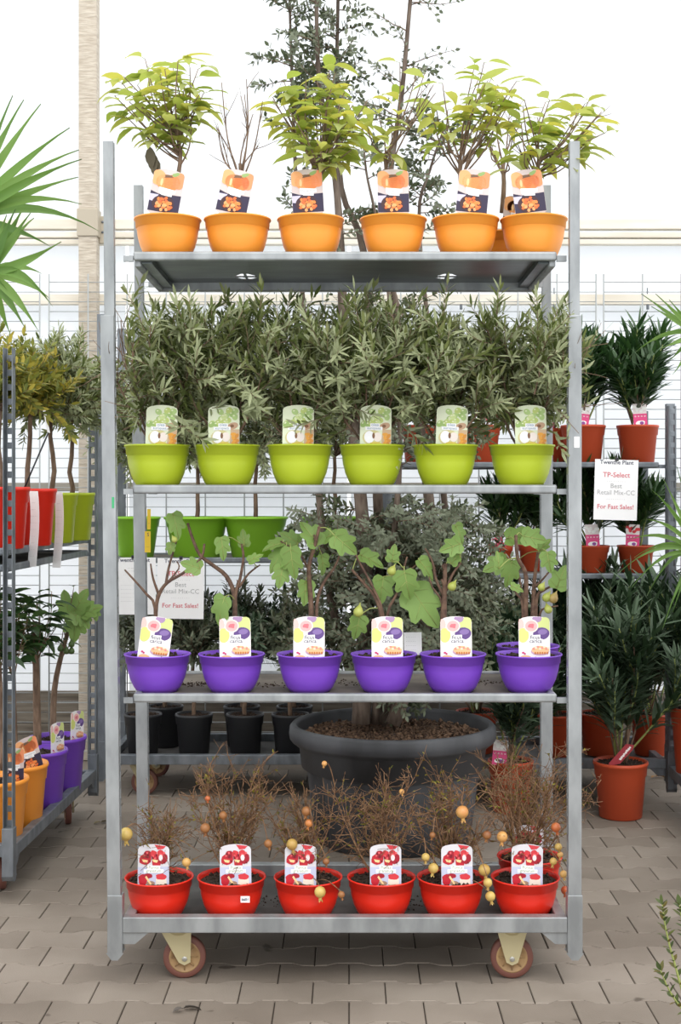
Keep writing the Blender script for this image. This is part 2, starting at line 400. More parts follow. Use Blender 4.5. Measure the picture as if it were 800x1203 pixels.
stk('sticker',tro,674.5,680.5,513,526,TY-.0175,whitem,(bx,by,0))
stk('sticker',tro,131.5,134,584,597,TY-.0175,mat('green_mark',(60,170,110),.5),(bx,by,0))

# ------------------------------------------------------------------ pots and soil
def pot_bowl(R0,H):
    k=R0/.1; h=H/.118
    return [(0,.001),(.052*k,.001),(.060*k,.002*h),(.070*k,.015*h),(.0815*k,.040*h),(.0885*k,.066*h),(.0915*k,.0885*h),(.0925*k,.0895*h),(.0945*k,.090*h),(.0962*k,.1125*h),(.0995*k,.1128*h),(.1005*k,.1155*h),(.0995*k,.118*h),(.0965*k,.1175*h),(.0945*k,.112*h),(.091*k,.09*h),(.07*k,.02*h),(0,.012*h)]
def pot_tall(R0,H,tap=.76):
    rb=R0*tap; rr=lambda z: rb+(R0*.955-rb)*z/H
    return [(0,.001),(rb-.006,.001),(rb,.005),(rr(H*.74),H*.74),(rr(H*.74)+.004,H*.755),(rr(H*.93)+.004,H*.93),(R0,H*.935),(R0+.002,H*.965),(R0,H),(R0-.006,H),(R0-.009,H*.9),(rb-.006,.02),(0,.015)]
def soil_mb(r,z,mt=soilm,seed=0,amp=.006,chips=0):
    mb=MB(); n=28; rings=7; vs=[V((0,0,z+amp))]; fs=[]
    for i in range(1,rings+1):
        rr=r*i/rings
        for k in range(n):
            t=2*PI*k/n; x,y=rr*math.cos(t),rr*math.sin(t)
            vs.append(V((x,y,z+(amp*1.6*noise.noise(V((x*40+seed*9,y*40,seed))) if i<rings else -.002)+ (amp*.5*(1-i/rings)))))
    for k in range(n): fs.append((0,1+k,1+(k+1)%n))
    for i in range(rings-1):
        for k in range(n): a=1+i*n; fs.append((a+k,a+n+k,a+n+(k+1)%n,a+(k+1)%n))
    mb.add(vs,fs,mt,True)
    rr_=random.Random(seed+5)
    for q in range(chips or int(120*r/.1)):
        a=rr_.random()*2*PI; d=r*.93*math.sqrt(rr_.random()); s=rr_.uniform(.002,.006)*(1 if not chips else 2.2)
        c=V((d*math.cos(a),d*math.sin(a),z+amp*.6)); M=Matrix.Rotation(rr_.random()*6,3,V((rr_.random(),rr_.random(),rr_.random())).normalized())
        cc=[V((x,y,zz)) for zz in (-1,1) for y in (-1,1) for x in (-1,1)]
        mb.add([c+M@V((p.x*s,p.y*s*.7,p.z*s*(.5 if not chips else .3))) for p in cc],[(0,2,3,1),(4,5,7,6),(0,1,5,4),(2,6,7,3),(0,4,6,2),(1,3,7,5)],mt)
    return mb
def putpot(t,prof,mt,R0,H,seed,soil=soilm,name='pot',sdrop=.012,chips=0,n=48):
    mb=MB(); mb.lathe(prof,mt,n=n); p=mb.build(name,t)
    soil_mb(R0-.009,H-sdrop,soil,seed,chips=chips).build('soil',t)
    return p

# ------------------------------------------------------------------ foliage
def leaf(mb,p,d,nrm,L,Wd,mt,droop=.2,fold=.0,detail=2):
    d=d.normalized(); s=d.cross(nrm)
    s = s.normalized() if s.length>1e-5 else d.orthogonal().normalized()
    nn=s.cross(d).normalized(); h=Wd/2
    def q(t,w,f=0): return p+d*(L*t*(1-.25*droop*t))+nn*(f-droop*L*t*t*.8)+s*w
    if detail==2:
        vs=[q(0,0),q(.35,-h),q(.35,h),q(.72,-h*.72),q(.72,h*.72),q(1,0)]
        mb.add(vs,[(0,1,2),(1,3,4,2),(3,5,4)],mt,True)
    else:
        vs=[q(0,0)]; fs=[]
        secs=[(.16,.6),(.38,1),(.62,.9),(.84,.45)]
        for (t_,w) in secs: vs+=[q(t_,-h*w,fold*Wd),q(t_,0),q(t_,h*w,fold*Wd)]
        vs.append(q(1,0)); fs+=[(0,1,2),(0,2,3)]
        for i in range(3):
            a=1+3*i; fs+=[(a,a+3,a+4,a+1),(a+1,a+4,a+5,a+2)]
        a=10; fs+=[(a,13,a+1),(a+1,13,a+2)]
        mb.add(vs,fs,mt,True)
def rv(r): return V((r.gauss(0,1),r.gauss(0,1),r.gauss(0,1))).normalized()
def path(p,d,L,r,n=5,wob=.15,up=0.0):
    pts=[V(p)]; d=V(d).normalized()
    for i in range(n):
        d=(d+rv(r)*wob+V((0,0,up))).normalized(); pts.append(pts[-1]+d*L/n)
    return pts
def interp(pts,t):
    x=t*(len(pts)-1); i=min(int(x),len(pts)-2); f=x-i
    return pts[i].lerp(pts[i+1],f),(pts[i+1]-pts[i]).normalized()
def leafy(mb,pts,r,step,L,Wd,mt,t0=.2,ang=.8,droop=.2,pair=True,detail=2,jit=.3,fold=.12,whorl=2):
    tot=sum((pts[i+1]-pts[i]).length for i in range(len(pts)-1)); n=max(1,int(tot*(1-t0)/step)); ph=r.random()*6
    for i in range(n):
        t=t0+(1-t0)*(i+.5)/n; p,d=interp(pts,min(t,.999)); a=d.orthogonal().normalized()
        for k in range(whorl):
            rot=Matrix.Rotation(ph+i*1.57+k*2*PI/whorl+r.uniform(-jit,jit),3,d); s=rot@a
            dd=(d*math.cos(ang)+s*math.sin(ang)+rv(r)*.15).normalized()
            leaf(mb,p,dd,(d+V((0,0,.6))).normalized(),L*r.uniform(.7,1.15),Wd*r.uniform(.8,1.15),mt,droop*r.uniform(.3,1.5),fold,detail)
    p,d=interp(pts,.999); leaf(mb,p,d,rv(r),L*.9,Wd,mt,droop*.3,fold,detail)
def tubev(mb,pts,r0,r1,mt,n=6): mb.tube(pts,[r0+(r1-r0)*i/(len(pts)-1) for i in range(len(pts))],mt,n)
def smooth_path(pts,k=3):
    """Catmull-Rom through points"""
    pts=[V(p) for p in pts]; out=[]
    for i in range(len(pts)-1):
        p0=pts[max(i-1,0)];p1=pts[i];p2=pts[i+1];p3=pts[min(i+2,len(pts)-1)]
        for j in range(k):
            t=j/k; out.append(.5*((2*p1)+(p2-p0)*t+(2*p0-5*p1+4*p2-p3)*t*t+(3*p1-p0-3*p2+p3)*t**3))
    out.append(pts[-1]); return out

def olive_bush(t,z0,seed,height=.42,spread=.13,nst=9,ntw=9,mt=olivel,wm=bark,L=.042,Wd=.0095,trunk=None,zc=None,step=.0085,clear=None):
    """stems from the soil (or from a trunk top) carrying many leafy shoots"""
    r=random.Random(seed); mw=MB(); ml=MB()
    base=V((0,0,z0)); 
    if trunk:
        tp=[V((r.uniform(-.008,.008)*(0 if i==0 else 1),r.uniform(-.01,.01)*(0 if i==0 else 1),z0-.02+ (trunk+.02)*i/5)) for i in range(6)]
        tubev(mw,tp,.011,.008,wm,8); base=tp[-1]
    for i in range(nst):
        a=2*PI*(i+r.random()*.7)/nst; tilt=r.uniform(.1,.85) if not trunk else r.uniform(.1,1.35)
        d=V((math.cos(a)*math.sin(tilt),math.sin(a)*math.sin(tilt),math.cos(tilt)))
        Ls=height*r.uniform(.75,1.0) if not trunk else height*r.uniform(.45,.75)
        st=path(base-V((0,0,.01 if not trunk else 0)),d,Ls,r,6,.13,.08)
        # keep within spread
        for q in st:
            h=math.hypot(q.x,q.y)
            if h>spread: q.x*=spread/h; q.y*=spread/h
        tubev(mw,st,.0042,.0015,wm,5)
        leafy(ml,st,r,step,L,Wd,mt,.3,.7,.15,jit=.9)
        for k in range(ntw):
            p,d2=interp(st,r.uniform(.3 if not trunk else .1,.97)); dd=(d2*.6+rv(r)*.9+V((0,0,.12))).normalized()
            tw=path(p,dd,r.uniform(.09,.17),r,4,.14,.03); tubev(mw,tw,.0017,.0008,wm,4)
            leafy(ml,tw,r,step,L,Wd,mt,.08,.75,.2,jit=.9)
    if clear is not None:
        cf=lambda v: v.y<-.045 and v.z<.262 and abs(v.x-clear)<.056
        ml.drop(cf); mw.drop(cf)
        bx_=t.location.x; oc=lambda v: v.x+bx_<-.645 or (v.x+bx_>.63 and v.y<-.02)
        ml.drop(oc)
    if t.location.y>6.3: ml.drop(lambda v: v.y+t.location.y<6.262)
    mw.build('branches' if not trunk else 'trunk',t); ml.build('foliage',t)

# ------------------------------------------------------------------ printed picture labels
M_=lambda n,c: mat('print_'+n,c,.4,spec=.4)
def disc(mb,cx,cz,rx,rz,d,mt,n=18,rot=0,wob=0,seed=1):
    vs=[];rr=random.Random(seed)
    for k in range(n):
        a=2*PI*k/n; q=1+wob*rr.uniform(-1,1); x=rx*q*math.cos(a); z=rz*q*math.sin(a)
        x,z=x*math.cos(rot)-z*math.sin(rot),x*math.sin(rot)+z*math.cos(rot)
        x=max(-.0445,min(.0445,cx+x)); z_=max(.0005,min(.1265,cz+z))
        vs.append(V((x,d,z_)))
    mb.add(vs,[tuple(range(n))],mt)
def poly(mb,pts,d,mt): mb.add([V((x,d,z)) for x,z in pts],[tuple(range(len(pts)))],mt)
def card(kind):
    """picture card 0.09 x 0.128 with rounded shoulders; z=0 at the soil, stem tongue below"""
    mb=MB(); w=.0455; pts=[(-.03,-.012),(.03,-.012),(w,0),(w,.112)]
    for k in range(1,8):
        a=PI/2*0+ (PI*k/8); pts.append((w*math.cos(a), .114+.014*math.sin(a)))
    pts+=[(-w,.112),(-w,0)]
    basec={'persimmon':(216,200,198),'olive':(228,236,206),'fig':(244,240,240),'pomegranate':(214,212,218)}[kind]
    mb.prism(pts,'y',0,.0012,M_(kind+'_card',basec))
    D=lambda i: -.0003*i
    if kind=='persimmon':
        poly(mb,[(-.045,.06),(-.02,.052),(.045,.055),(.045,.0),(-.045,.0)],D(1),M_('navy',(52,44,70)))
        poly(mb,[(-.045,.05),(-.02,.05),(-.03,.028),(-.045,.03)],D(2),M_('lilac',(206,200,222)))
        for (x,z,a,b_,c) in ((-.03,.1,.022,.023,(244,176,120)),(.032,.098,.02,.025,(240,150,104)),(-.01,.09,.025,.022,(244,158,92)),(.011,.09,.025,.023,(238,136,78))):
            disc(mb,x,z,a,b_,D(2 if a<.02 else 3),M_('p%d'%c[1],c))
        disc(mb,.02,.115,.012,.006,D(4),M_('sepal',(150,176,110)),10,.2,.3); disc(mb,-.002,.107,.014,.0045,D(5),M_('calyx',(120,92,70)),11,.1,.4,3); disc(mb,-.018,.088,.004,.012,D(4),M_('phi',(252,206,150)),8)
        poly(mb,[(-.022,.073),(-.022,.057),(-.012,.050),(.018,.048),(.018,.056),(.027,.058),(.027,.068)],D(5),whitem)
        text(mb,'Diospyros',.0105,.002,.0605,D(6),inkg); text(mb,'kaki',.0095,.002,.0515,D(6),inkg)
        disc(mb,-.004,.025,.032,.025,D(3),M_('plate',(70,44,48)),20)
        r=random.Random(4)
        for q in range(34):
            a=r.random()*2*PI; e=math.sqrt(r.random()); disc(mb,-.003+.028*e*math.cos(a),.024+.019*e*math.sin(a),.0058,.0048,D(4)-.00004*q,M_('dice%d'%(q%3),[(240,140,70),(226,112,60),(250,172,110)][q%3]),6,q)
    if kind=='olive':
        r=random.Random(2)
        for q in range(16):
            x=r.uniform(-.038,.036); z=r.uniform(.07,.112)
            disc(mb,x,z,.0105,.0085,D(2)-.00004*q,M_('ol%d'%(q%4),[(176,204,130),(204,220,150),(160,190,112),(190,208,120)][q%4]),12,q)
            disc(mb,x-.003,z+.003,.003,.002,D(5),M_('olh',(232,240,200)),8)
        disc(mb,.026,.066,.016,.010,D(4),M_('bowl',(196,160,130)),14,.3); disc(mb,.024,.066,.006,.005,D(6),M_('bowl2',(130,90,60)),10)
        poly(mb,[(-.016,.074),(.012,.074),(.012,.064),(.02,.064),(.02,.054),(-.03,.054),(-.03,.064),(-.016,.064)],D(6),whitem)
        text(mb,'olea',.013,-.002,.0655,D(7),M_('ink1',(150,170,190)),bold=.01); text(mb,'europaea',.0105,-.005,.0565,D(7),M_('ink1',(150,170,190)),bold=.01)
        poly(mb,[(.02,.056),(.045,.056),(.045,0.002),(.016,0.002)],D(2),M_('wood',(206,176,140)))
        disc(mb,-.01,.032,.028,.023,D(3),M_('oildish',(214,206,150)),20); disc(mb,-.018,.034,.015,.018,D(4),whitem,16); disc(mb,.006,.034,.012,.014,D(4),M_('cheese',(240,228,220)),16)
        disc(mb,-.006,.038,.004,.009,D(5),M_('bowl2',(130,90,60)),8); disc(mb,0,.014,.018,.006,D(5),M_('oil',(222,200,90)),12)
        for q in range(7): disc(mb,.028+.009*(q%2),.042-.006*q,.009,.005,D(4)-.00004*q,M_('bread%d'%(q%2),[(226,160,60),(210,140,50)][q%2]),9,q)
    if kind=='fig':
        disc(mb,.03,.1,.022,.026,D(1),M_('gfig',(206,216,140)),18); disc(mb,.008,.122,.014,.012,D(2),M_('pfig2',(170,140,180)),12)
        disc(mb,-.04,.105,.010,.016,D(2),M_('pinks',(240,196,190)),12); disc(mb,-.033,.073,.017,.021,D(3),M_('gfig2',(216,222,130)),18)
        disc(mb,.02,.078,.024,.018,D(3),M_('pfig',(98,72,134)),20,.1); disc(mb,.024,.083,.014,.008,D(4),M_('pfigh',(136,112,170)),14,.1)
        disc(mb,-.009,.1,.021,.019,D(4),M_('rindf',(250,236,222)),20); disc(mb,-.009,.1,.0175,.0155,D(5),M_('flesh',(240,180,180)),18); disc(mb,-.009,.1,.009,.007,D(6),M_('flesh2',(220,120,130)),12,0,.25)
        poly(mb,[(-.014,.073),(.017,.075),(.017,.064),(.026,.061),(.026,.05),(-.014,.048)],D(7),whitem)
        text(mb,'ficus',.0155,.0015,.0625,D(8),M_('ink2',(78,72,92)),bold=.012); text(mb,'carica',.0155,.0035,.0515,D(8),M_('ink2',(78,72,92)),bold=.012)
        poly(mb,[(-.045,.046),(-.014,.046),(.0,.03),(.045,.022),(.045,.002),(-.045,.002)],D(1),M_('cloth',(238,232,242)))
        disc(mb,.016,.026,.027,.011,D(3),M_('platef',(196,160,180)),16); disc(mb,.017,.031,.026,.012,D(4),M_('pie',(236,190,140)),16)
        for q in range(6): disc(mb,.002+.007*q,.022,.003,.004,D(6),M_('crust',(196,120,60)),6); 
        for q in range(8): disc(mb,-.002+.006*q,.034+.003*(q%3),.004,.003,D(6)-.00004*q,M_('fr%d'%(q%2),[(230,140,130),(250,220,200)][q%2]),7)
        disc(mb,-.026,.009,.016,.007,D(4),M_('pie',(236,190,140)),12); disc(mb,-.033,.023,.004,.003,D(5),M_('berry',(200,60,110)),7); disc(mb,-.028,.02,.003,.003,D(5),M_('berry',(200,60,110)),7)
    if kind=='pomegranate':
        poly(mb,[(-.045,.062),(.045,.064),(.045,.0),(-.045,.0)],D(1),M_('pblue',(190,196,220)))
        poly(mb,[(.002,.1265),(.036,.122),(.028,.114),(.012,.112)],D(2),M_('pr1',(206,60,70)))
        for q,(x,z,a,b_,rt) in enumerate(((-.024,.085,.018,.016,.5),(-.018,.098,.011,.012,0),(.0,.1,.009,.011,0),(.008,.08,.014,.018,.2),(.025,.088,.018,.017,-.5),(.02,.1,.01,.011,0))):
            disc(mb,x,z,a,b_,D(3)-.00005*q,M_('pom%d'%(q%3),[(186,32,48),(160,24,44),(206,56,64)][q%3]),12,rt,.12,q)
        for q in range(16):
            r=random.Random(q); disc(mb,r.uniform(-.034,.034),r.uniform(.075,.104),.0035,.003,D(5),M_('ar%d'%(q%2),[(228,96,100),(120,14,34)][q%2]),7,q)
        for x in (-.024,.006): poly(mb,[(x-.01,.085),(x+.008,.082),(x+.004,.075),(x-.006,.077)],D(6),M_('rindp',(244,206,150)))
        disc(mb,.021,.089,.006,.009,D(6),M_('rindw',(236,220,220)),9)
        poly(mb,[(-.018,.067),(.02,.067),(.02,.056),(.03,.056),(.03,.046),(-.028,.046),(-.028,.056),(-.018,.056)],D(7),whitem)
        text(mb,'Punica',.0115,.001,.058,D(8),M_('ink3',(150,170,140)),bold=.01); text(mb,'granatum',.0115,.001,.0485,D(8),M_('ink3',(150,170,140)),bold=.01)
        disc(mb,-.03,.026,.014,.015,D(3),M_('pom0',(186,32,48)),12,0,.15,5); disc(mb,-.018,.037,.014,.008,D(3),M_('pom1',(160,24,44)),12,0,.2,6); disc(mb,-.008,.016,.013,.007,D(2),M_('tin',(160,130,110)),12)
        poly(mb,[(.008,.03),(.038,.03),(.04,.005),(.006,.005)],D(3),M_('cream',(232,222,206))); disc(mb,.023,.035,.016,.009,D(4),M_('pom2',(206,56,64)),14,0,.12,9); disc(mb,.022,.009,.016,.004,D(5),M_('tin',(160,130,110)),10,0,.3)
        poly(mb,[(-.02,.038),(-.004,.014),(-.009,.012),(-.024,.034)],D(5),M_('rindp',(244,206,150)))
    text(mb,'',.01,0,0,0,inkd) if False else None
    return mb
CARD={}
def put_card(t,kind,loc,tilt=0,back=.08,yaw=0):
    if kind not in CARD: CARD[kind]=card(kind).build('plant_label'); o=CARD[kind]
    else: o=CARD[kind].copy(); C.objects.link(o)
    o.parent=t; o.location=loc; o.rotation_euler=(-back,tilt,yaw); return o

# ------------------------------------------------------------------ fruit
def orient(d): return V((0,0,1)).rotation_difference(V(d).normalized()).to_matrix()
pomf={'y':mat('yellow_pomegranate_skin',(208,184,104),.4,rgb2=(180,140,74),nscale=14),'r':mat('red_pomegranate_skin',(178,70,44),.4,rgb2=(196,130,70),nscale=10),'b':mat('brown_pomegranate_skin',(134,84,52),.5,rgb2=(160,110,60),nscale=14),'o':mat('orange_pomegranate_skin',(204,132,80),.4,rgb2=(206,168,96),nscale=10)}
def pomegranate(t,loc,r,col,frm,d=(0,0,-1)):
    mb=MB(); M=orient(d); mt=pomf[col]
    prof=[(0,-1)]+[(math.sin(a)*1.0,-math.cos(a)) for a in [PI*k/10 for k in range(1,10)]]+[(.3,1.0),(.27,1.15),(.36,1.42),(.26,1.38),(.12,1.05)]
    mb.lathe([(a*r,b_*r) for a,b_ in prof],mt,loc,n=16,M=M)
    for k in range(5):
        a=2*PI*k/5; c=V(loc); vs=[c+M@V((r*.36*math.cos(a-.5),r*.36*math.sin(a-.5),r*1.35)),c+M@V((r*.36*math.cos(a+.5),r*.36*math.sin(a+.5),r*1.35)),c+M@V((r*.52*math.cos(a),r*.52*math.sin(a),r*1.75))]
        mb.add(vs,[(0,1,2)],mt)
    f=mb.build('fruit',t)
    s=MB(); top=V(loc)-V(d).normalized()*r*.95; mid=(top+V(frm))/2+V((0,0,.02)); tubev(s,smooth_path([frm,mid,top],4),.0018,.0013,twigm,5); s.build('fruit_twig',t)
figskin=mat('green_fig_skin',(150,160,70),.45,rgb2=(170,176,90),nscale=20); figskin2=mat('purple_brown_fig_skin',(150,104,84),.45,rgb2=(166,150,80),nscale=14)
def figfruit(t,loc,r,mt,d=(0,0,-1)):
    mb=MB(); prof=[(0,1.0),(.45,.93),(.85,.6),(1,.15),(.92,-.35),(.62,-.85),(.3,-1.25),(.14,-1.55),(.08,-1.9)]
    mb.lathe([(a*r,b_*r) for a,b_ in prof],mt,loc,n=16,M=orient(d)); mb.build('fruit',t)
FIGO=[(0,0),(-.03,-.10),(-.06,-.22),(.04,-.36),(.18,-.42),(.28,-.37),(.36,-.33),(.46,-.38),(.58,-.42),(.68,-.36),(.66,-.26),(.64,-.20),(.72,-.19),(.84,-.16),(.94,-.09),(1.02,0)]
FIGO=FIGO+[(a,-b_) for a,b_ in FIGO[-2:0:-1]]
def figleaf(mb,p,d,nrm,L,mt=figl,cup=.12,droop=.25,lob=1):
    d=V(d).normalized(); s=d.cross(V(nrm)); s=s.normalized() if s.length>1e-4 else d.orthogonal().normalized(); nn=s.cross(d).normalized()
    n=len(FIGO); vs=[p+d*L*.42+nn*(-cup*L*.15)]
    for (a,b_) in FIGO:
        bb=b_*lob if lob<1 else b_
        aa=a
        vs.append(p+d*L*aa+s*L*bb+nn*(cup*L*abs(bb)*.9-droop*L*aa*aa))
    # inner ring for smoother bend
    inner=[(vs[0].lerp(q,.55)) for q in vs[1:]]
    for i,q in enumerate(inner): q-=nn*L*.0
    vv=[vs[0]]+inner+vs[1:]
    fs=[(0,1+i,1+(i+1)%n) for i in range(n)]+[(1+i,1+n+i,1+n+(i+1)%n,1+(i+1)%n) for i in range(n)]
    mb.add(vv,fs,mt,True)
    for sg in (-1,1):
        for (a_,b2) in ((.22,.34),(.6,.34)):
            k_=1 if a_>.5 else 0; st_=p+d*L*(.06+.3*k_)-nn*(droop*L*(.06+.3*k_)**2-.001); en=p+d*L*a_+s*L*b2*sg*.9+nn*(cup*L*b2*.81-droop*L*a_*a_+.0012); mb.tube([st_,en],[.0008,.0004],greenstem,n=3)
    mb.tube([p-d*L*.0+nn*.001, p+d*L*.45-nn*(droop*L*.2-.001), p+d*L*.95-nn*(droop*L*.9-.001)],.0011,greenstem,n=4)

# ------------------------------------------------------------------ front rows
SCALE=TY+.115   # pot centre depth
ORD=['first','second','third','fourth','fifth','sixth']
def rowbase(px,z,Y=SCALE,py=None): return V(((px-CX)*Y/F,Y,z))
def leaf_cloud(t,base,trunkpts,cloud,nb,seed,npl=5,L=.098,Wd=.037,mt=persl,wm=bark,rt=.009,bare=0,Ysp=.09):
    """branches from the trunk top out to points of a crown; leaves near their ends"""
    r=random.Random(seed); mw=MB(); ml=MB()
    tp=smooth_path([P(x,y,base.y+dy)-base for x,y,dy in trunkpts],3); tubev(mw,tp,rt,rt*.6,wm,8)
    cx,cy,rx,ry=cloud
    for i in range(nb):
        s,_=interp(tp,r.uniform(.5,.999)); a=r.random()*2*PI; e=math.sqrt(r.uniform(.12,1))
        x=cx+rx*e*math.cos(a); y=cy+ry*e*math.sin(a); end=P(x,y,base.y+r.uniform(-Ysp,Ysp))-base
        mid=s.lerp(end,.5)+V((r.uniform(-.02,.02),r.uniform(-.02,.02),-.02*r.random())); br=smooth_path([s,mid,end],4)
        tubev(mw,br,.0032,.0013,wm,5)
        if i<bare: 
            for q in range(3):
                p,d=interp(br,r.uniform(.3,.9)); tw=path(p,(d+rv(r)*.6),r.uniform(.04,.09),r,3,.1); tubev(mw,tw,.0014,.0008,wm,4)
            continue
        for k in range(npl):
            p,d=interp(br,.5+.5*k/(npl-1)*.999); h_=V((r.gauss(0,1),r.gauss(0,.8),0)).normalized(); dd=(d*.35+h_*.9+V((0,0,r.uniform(-.3,.15)))).normalized(); q=p+dd*.012
            ml.tube([p,q],.0009,greenstem,n=4)
            leaf(ml,q,dd,(V((0,0,1))+rv(r)*.35).normalized(),L*r.uniform(.6,1.1),Wd*r.uniform(.75,1.1),mt,r.uniform(.2,.75),.14,3)
    mw.build('trunk',t)
    if ml.v: ml.build('foliage',t)
ZR1=2.0965; H=.118
persdata=[
 (197,'leafy crown leaning left of its trunk, leftmost orange pot',[(203,250,0),(208,215,0),(212,180,.01),(205,150,0)],(190,112,56,52),30,0,(195,223,.17)),
 (279,'nearly leafless branches, second orange pot from left',[(281,250,0),(283,220,0),(282,192,0)],(275,135,48,50),9,9,(276,223,.2)),
 (365,'wide bright green crown, third orange pot from left',[(371,250,0),(374,215,0),(377,190,0)],(375,135,62,62),34,0,(361,226,-.06)),
 (462,'few leaves on tall bare branches, fourth orange pot from left',[(457,250,0),(455,215,0),(452,180,0)],(468,118,46,62),9,5,(462,228,-.02)),
 (547,'yellowish leaves on arching stems, fifth orange pot from left',[(544,250,0),(541,215,0),(540,185,0)],(558,115,54,46),20,2,(556,226,.1)),
 (627,'crown spreading right over the post, rightmost orange pot',[(632,250,0),(631,215,0),(633,185,0)],(655,148,62,40),24,2,(621,228,-.12))]
for i,(px,lb,tr_,cl,nb,bare,(tx,ty,tl)) in enumerate(persdata):
    b=rowbase(px,ZR1); t=thing('potted_persimmon',b,['persimmon with a dense leafy crown in the leftmost orange pot, top shelf', 'nearly leafless persimmon in the second orange pot from left, top shelf', 'persimmon with a wide bright green crown, third orange pot, top shelf', 'tall bare branched persimmon with few leaves, fourth orange pot, top shelf', 'persimmon with yellowish leaves on arching stems, fifth orange pot, top shelf', 'persimmon spreading right over the post, rightmost orange pot, top shelf'][i],'potted plant','persimmons in orange pots on the top shelf')
    putpot(t,pot_bowl(.099,.122),orangep,.099,.122,i)
    leaf_cloud(t,b,tr_,cl,nb,20+i,bare=bare,rt=.008)
    if i==0:
        mb=MB(); r=random.Random(1)
        for k in range(3): p=P(176+3*k,172+6*k,b.y-.02)-b; leaf(mb,p,V((.1,-.1,-1)),V((-.4,-1,.1)),.07,.035,mat('withered_leaf',(92,84,66),.8),.1,.1,3)
        mb.build('withered_leaf',t)
    q=P(tx,0,b.y-.062); put_card(t,'persimmon',(q.x-b.x-tl*.06,-.062,.130),tl)
b=V(((592-CX)*4.23/F,4.23,ZR1)); t=thing('potted_persimmon',b,'persimmon in the half hidden orange pot behind the two rightmost, top shelf','potted plant','persimmons in orange pots on the top shelf')
putpot(t,pot_bowl(.099,.122),orangep,.099,.122,9); leaf_cloud(t,b,[(590,250,0),(592,215,0),(590,190,0)],(585,150,30,45),8,77,bare=6,npl=3)
put_card(t,'persimmon',(.03,-.06,.108),.1)

ZR2=1.4285
for i,(px,cx_) in enumerate([(185,189),(267,263),(352,350),(437,441),(523,530),(613,624)]):
    b=rowbase(px,ZR2); t=thing('potted_olive',b,'bushy olive tree in a lime green bowl, %s from left on the second shelf'%['leftmost','second','third','fourth','fifth','rightmost'][i],'potted plant','olives in lime green bowls on the second shelf')
    putpot(t,pot_bowl(.097,.125),limep,.097,.125,i+10)
    q=P(cx_,0,b.y-.062); olive_bush(t,.11,40+i,height=.42,spread=.155,nst=14,ntw=12,L=.05,Wd=.0095,step=.0115,clear=q.x-b.x)
    q=P(cx_,0,b.y-.062); put_card(t,'olive',(q.x-b.x,-.062,.112),[.02,-.01,.01,.015,.04,-.01][i])
ZR3=.828
def figplant(px,Y,label,branches,leaves,figs,cardp,seed,card_=True):
    b=V(((px-CX)*Y/F,Y,ZR3)); t=thing('potted_fig',b,label,'potted plant','figs in purple bowls on the third shelf')
    putpot(t,pot_bowl(.098,.112),purplep,.098,.112,seed)
    r=random.Random(seed); mw=MB(); ml=MB(); allp=[]
    for rad,pts in branches:
        n=len(pts); dy=r.uniform(-.05,.05); ps=[P(x,y,Y+dy*k/max(1,n-1))-b for k,(x,y) in enumerate(pts)]
        if pts[0][1]>700: ps=[V((ps[0].x,0,.095))]+ps
        sp=smooth_path(ps,3); tubev(mw,sp,rad,rad*.5,figbark,8)
        mw.lathe([(0,rad*.6),(rad*.5,rad*.35),(rad*.62,0),(rad*.4,-rad*.3)],figbark,sp[-1],n=8)
        allp+=sp
        for k in range(2): 
            q,d=interp(sp,r.uniform(.3,.95)); mw.tube([q,q+(rv(r)*.5+V((0,0,.8)))*rad*1.8],[rad*.5,rad*.3],figbark,5)
    mw.build('branches',t)
    for (x,y,s,ang) in leaves:
        dy=r.uniform(-.07,.03); L=s*Y/F*1.05; c=P(x,y,Y+dy)-b
        d=V((math.cos(ang),r.uniform(-.25,.05),math.sin(ang))).normalized(); p=c-d*L*.5
        nrm=V((r.uniform(-.9,.9),-1,r.uniform(.1,1.3))).normalized()
        figleaf(ml,p,d,nrm,L,cup=r.uniform(.05,.3),droop=r.uniform(.05,.3))
        near=min(allp,key=lambda q:(q-p).length); ml.tube(smooth_path([near,(near+p)/2+V((0,0,.01)),p],3),.0016,greenstem,n=5)
    if ml.v: ml.build('foliage',t)
    for (x,y,rr,mt_) in figs: figfruit(t,P(x,y,Y-.03)-b,rr,mt_,(r.uniform(-.5,.5),-.2,-.6))
    if card_:
        q=P(cardp[0],0,b.y-.064); put_card(t,'fig',(q.x-b.x-cardp[1]*.06,-.064,.098),cardp[1])
    return t
A=math.radians
figplant(185,SCALE,'fig with four bare forking stems and a folded leaf, leftmost purple bowl',
 [(.0065,[(183,720),(187,698),(197,684),(214,674),(236,656),(240,640)]),(.0045,[(195,686),(198,668),(203,650),(209,630)]),(.0045,[(187,700),(180,680),(177,663)]),(.005,[(182,714),(172,698),(160,684),(147,670)]),(.003,[(197,684),(210,668),(208,660)])],
 [(208,618,30,A(-70)),(224,664,24,A(160)),(200,645,14,A(-100))],[(205,634,.009,figskin)],(182,.12),201)
figplant(272,SCALE,'fig with a long branch reaching left, in the second purple bowl',
 [(.008,[(276,725),(275,698),(266,677),(250,664),(235,652),(226,632),(221,616)]),(.006,[(276,705),(282,680),(286,655),(284,640)]),(.004,[(281,690),(292,674),(305,664)])],
 [(262,645,26,A(-80)),(258,718,34,A(-110)),(208,652,0.1,0),(296,650,16,A(80))][:2]+[(300,655,18,A(30)),(286,632,20,A(100))],[],(276,-.02),202)
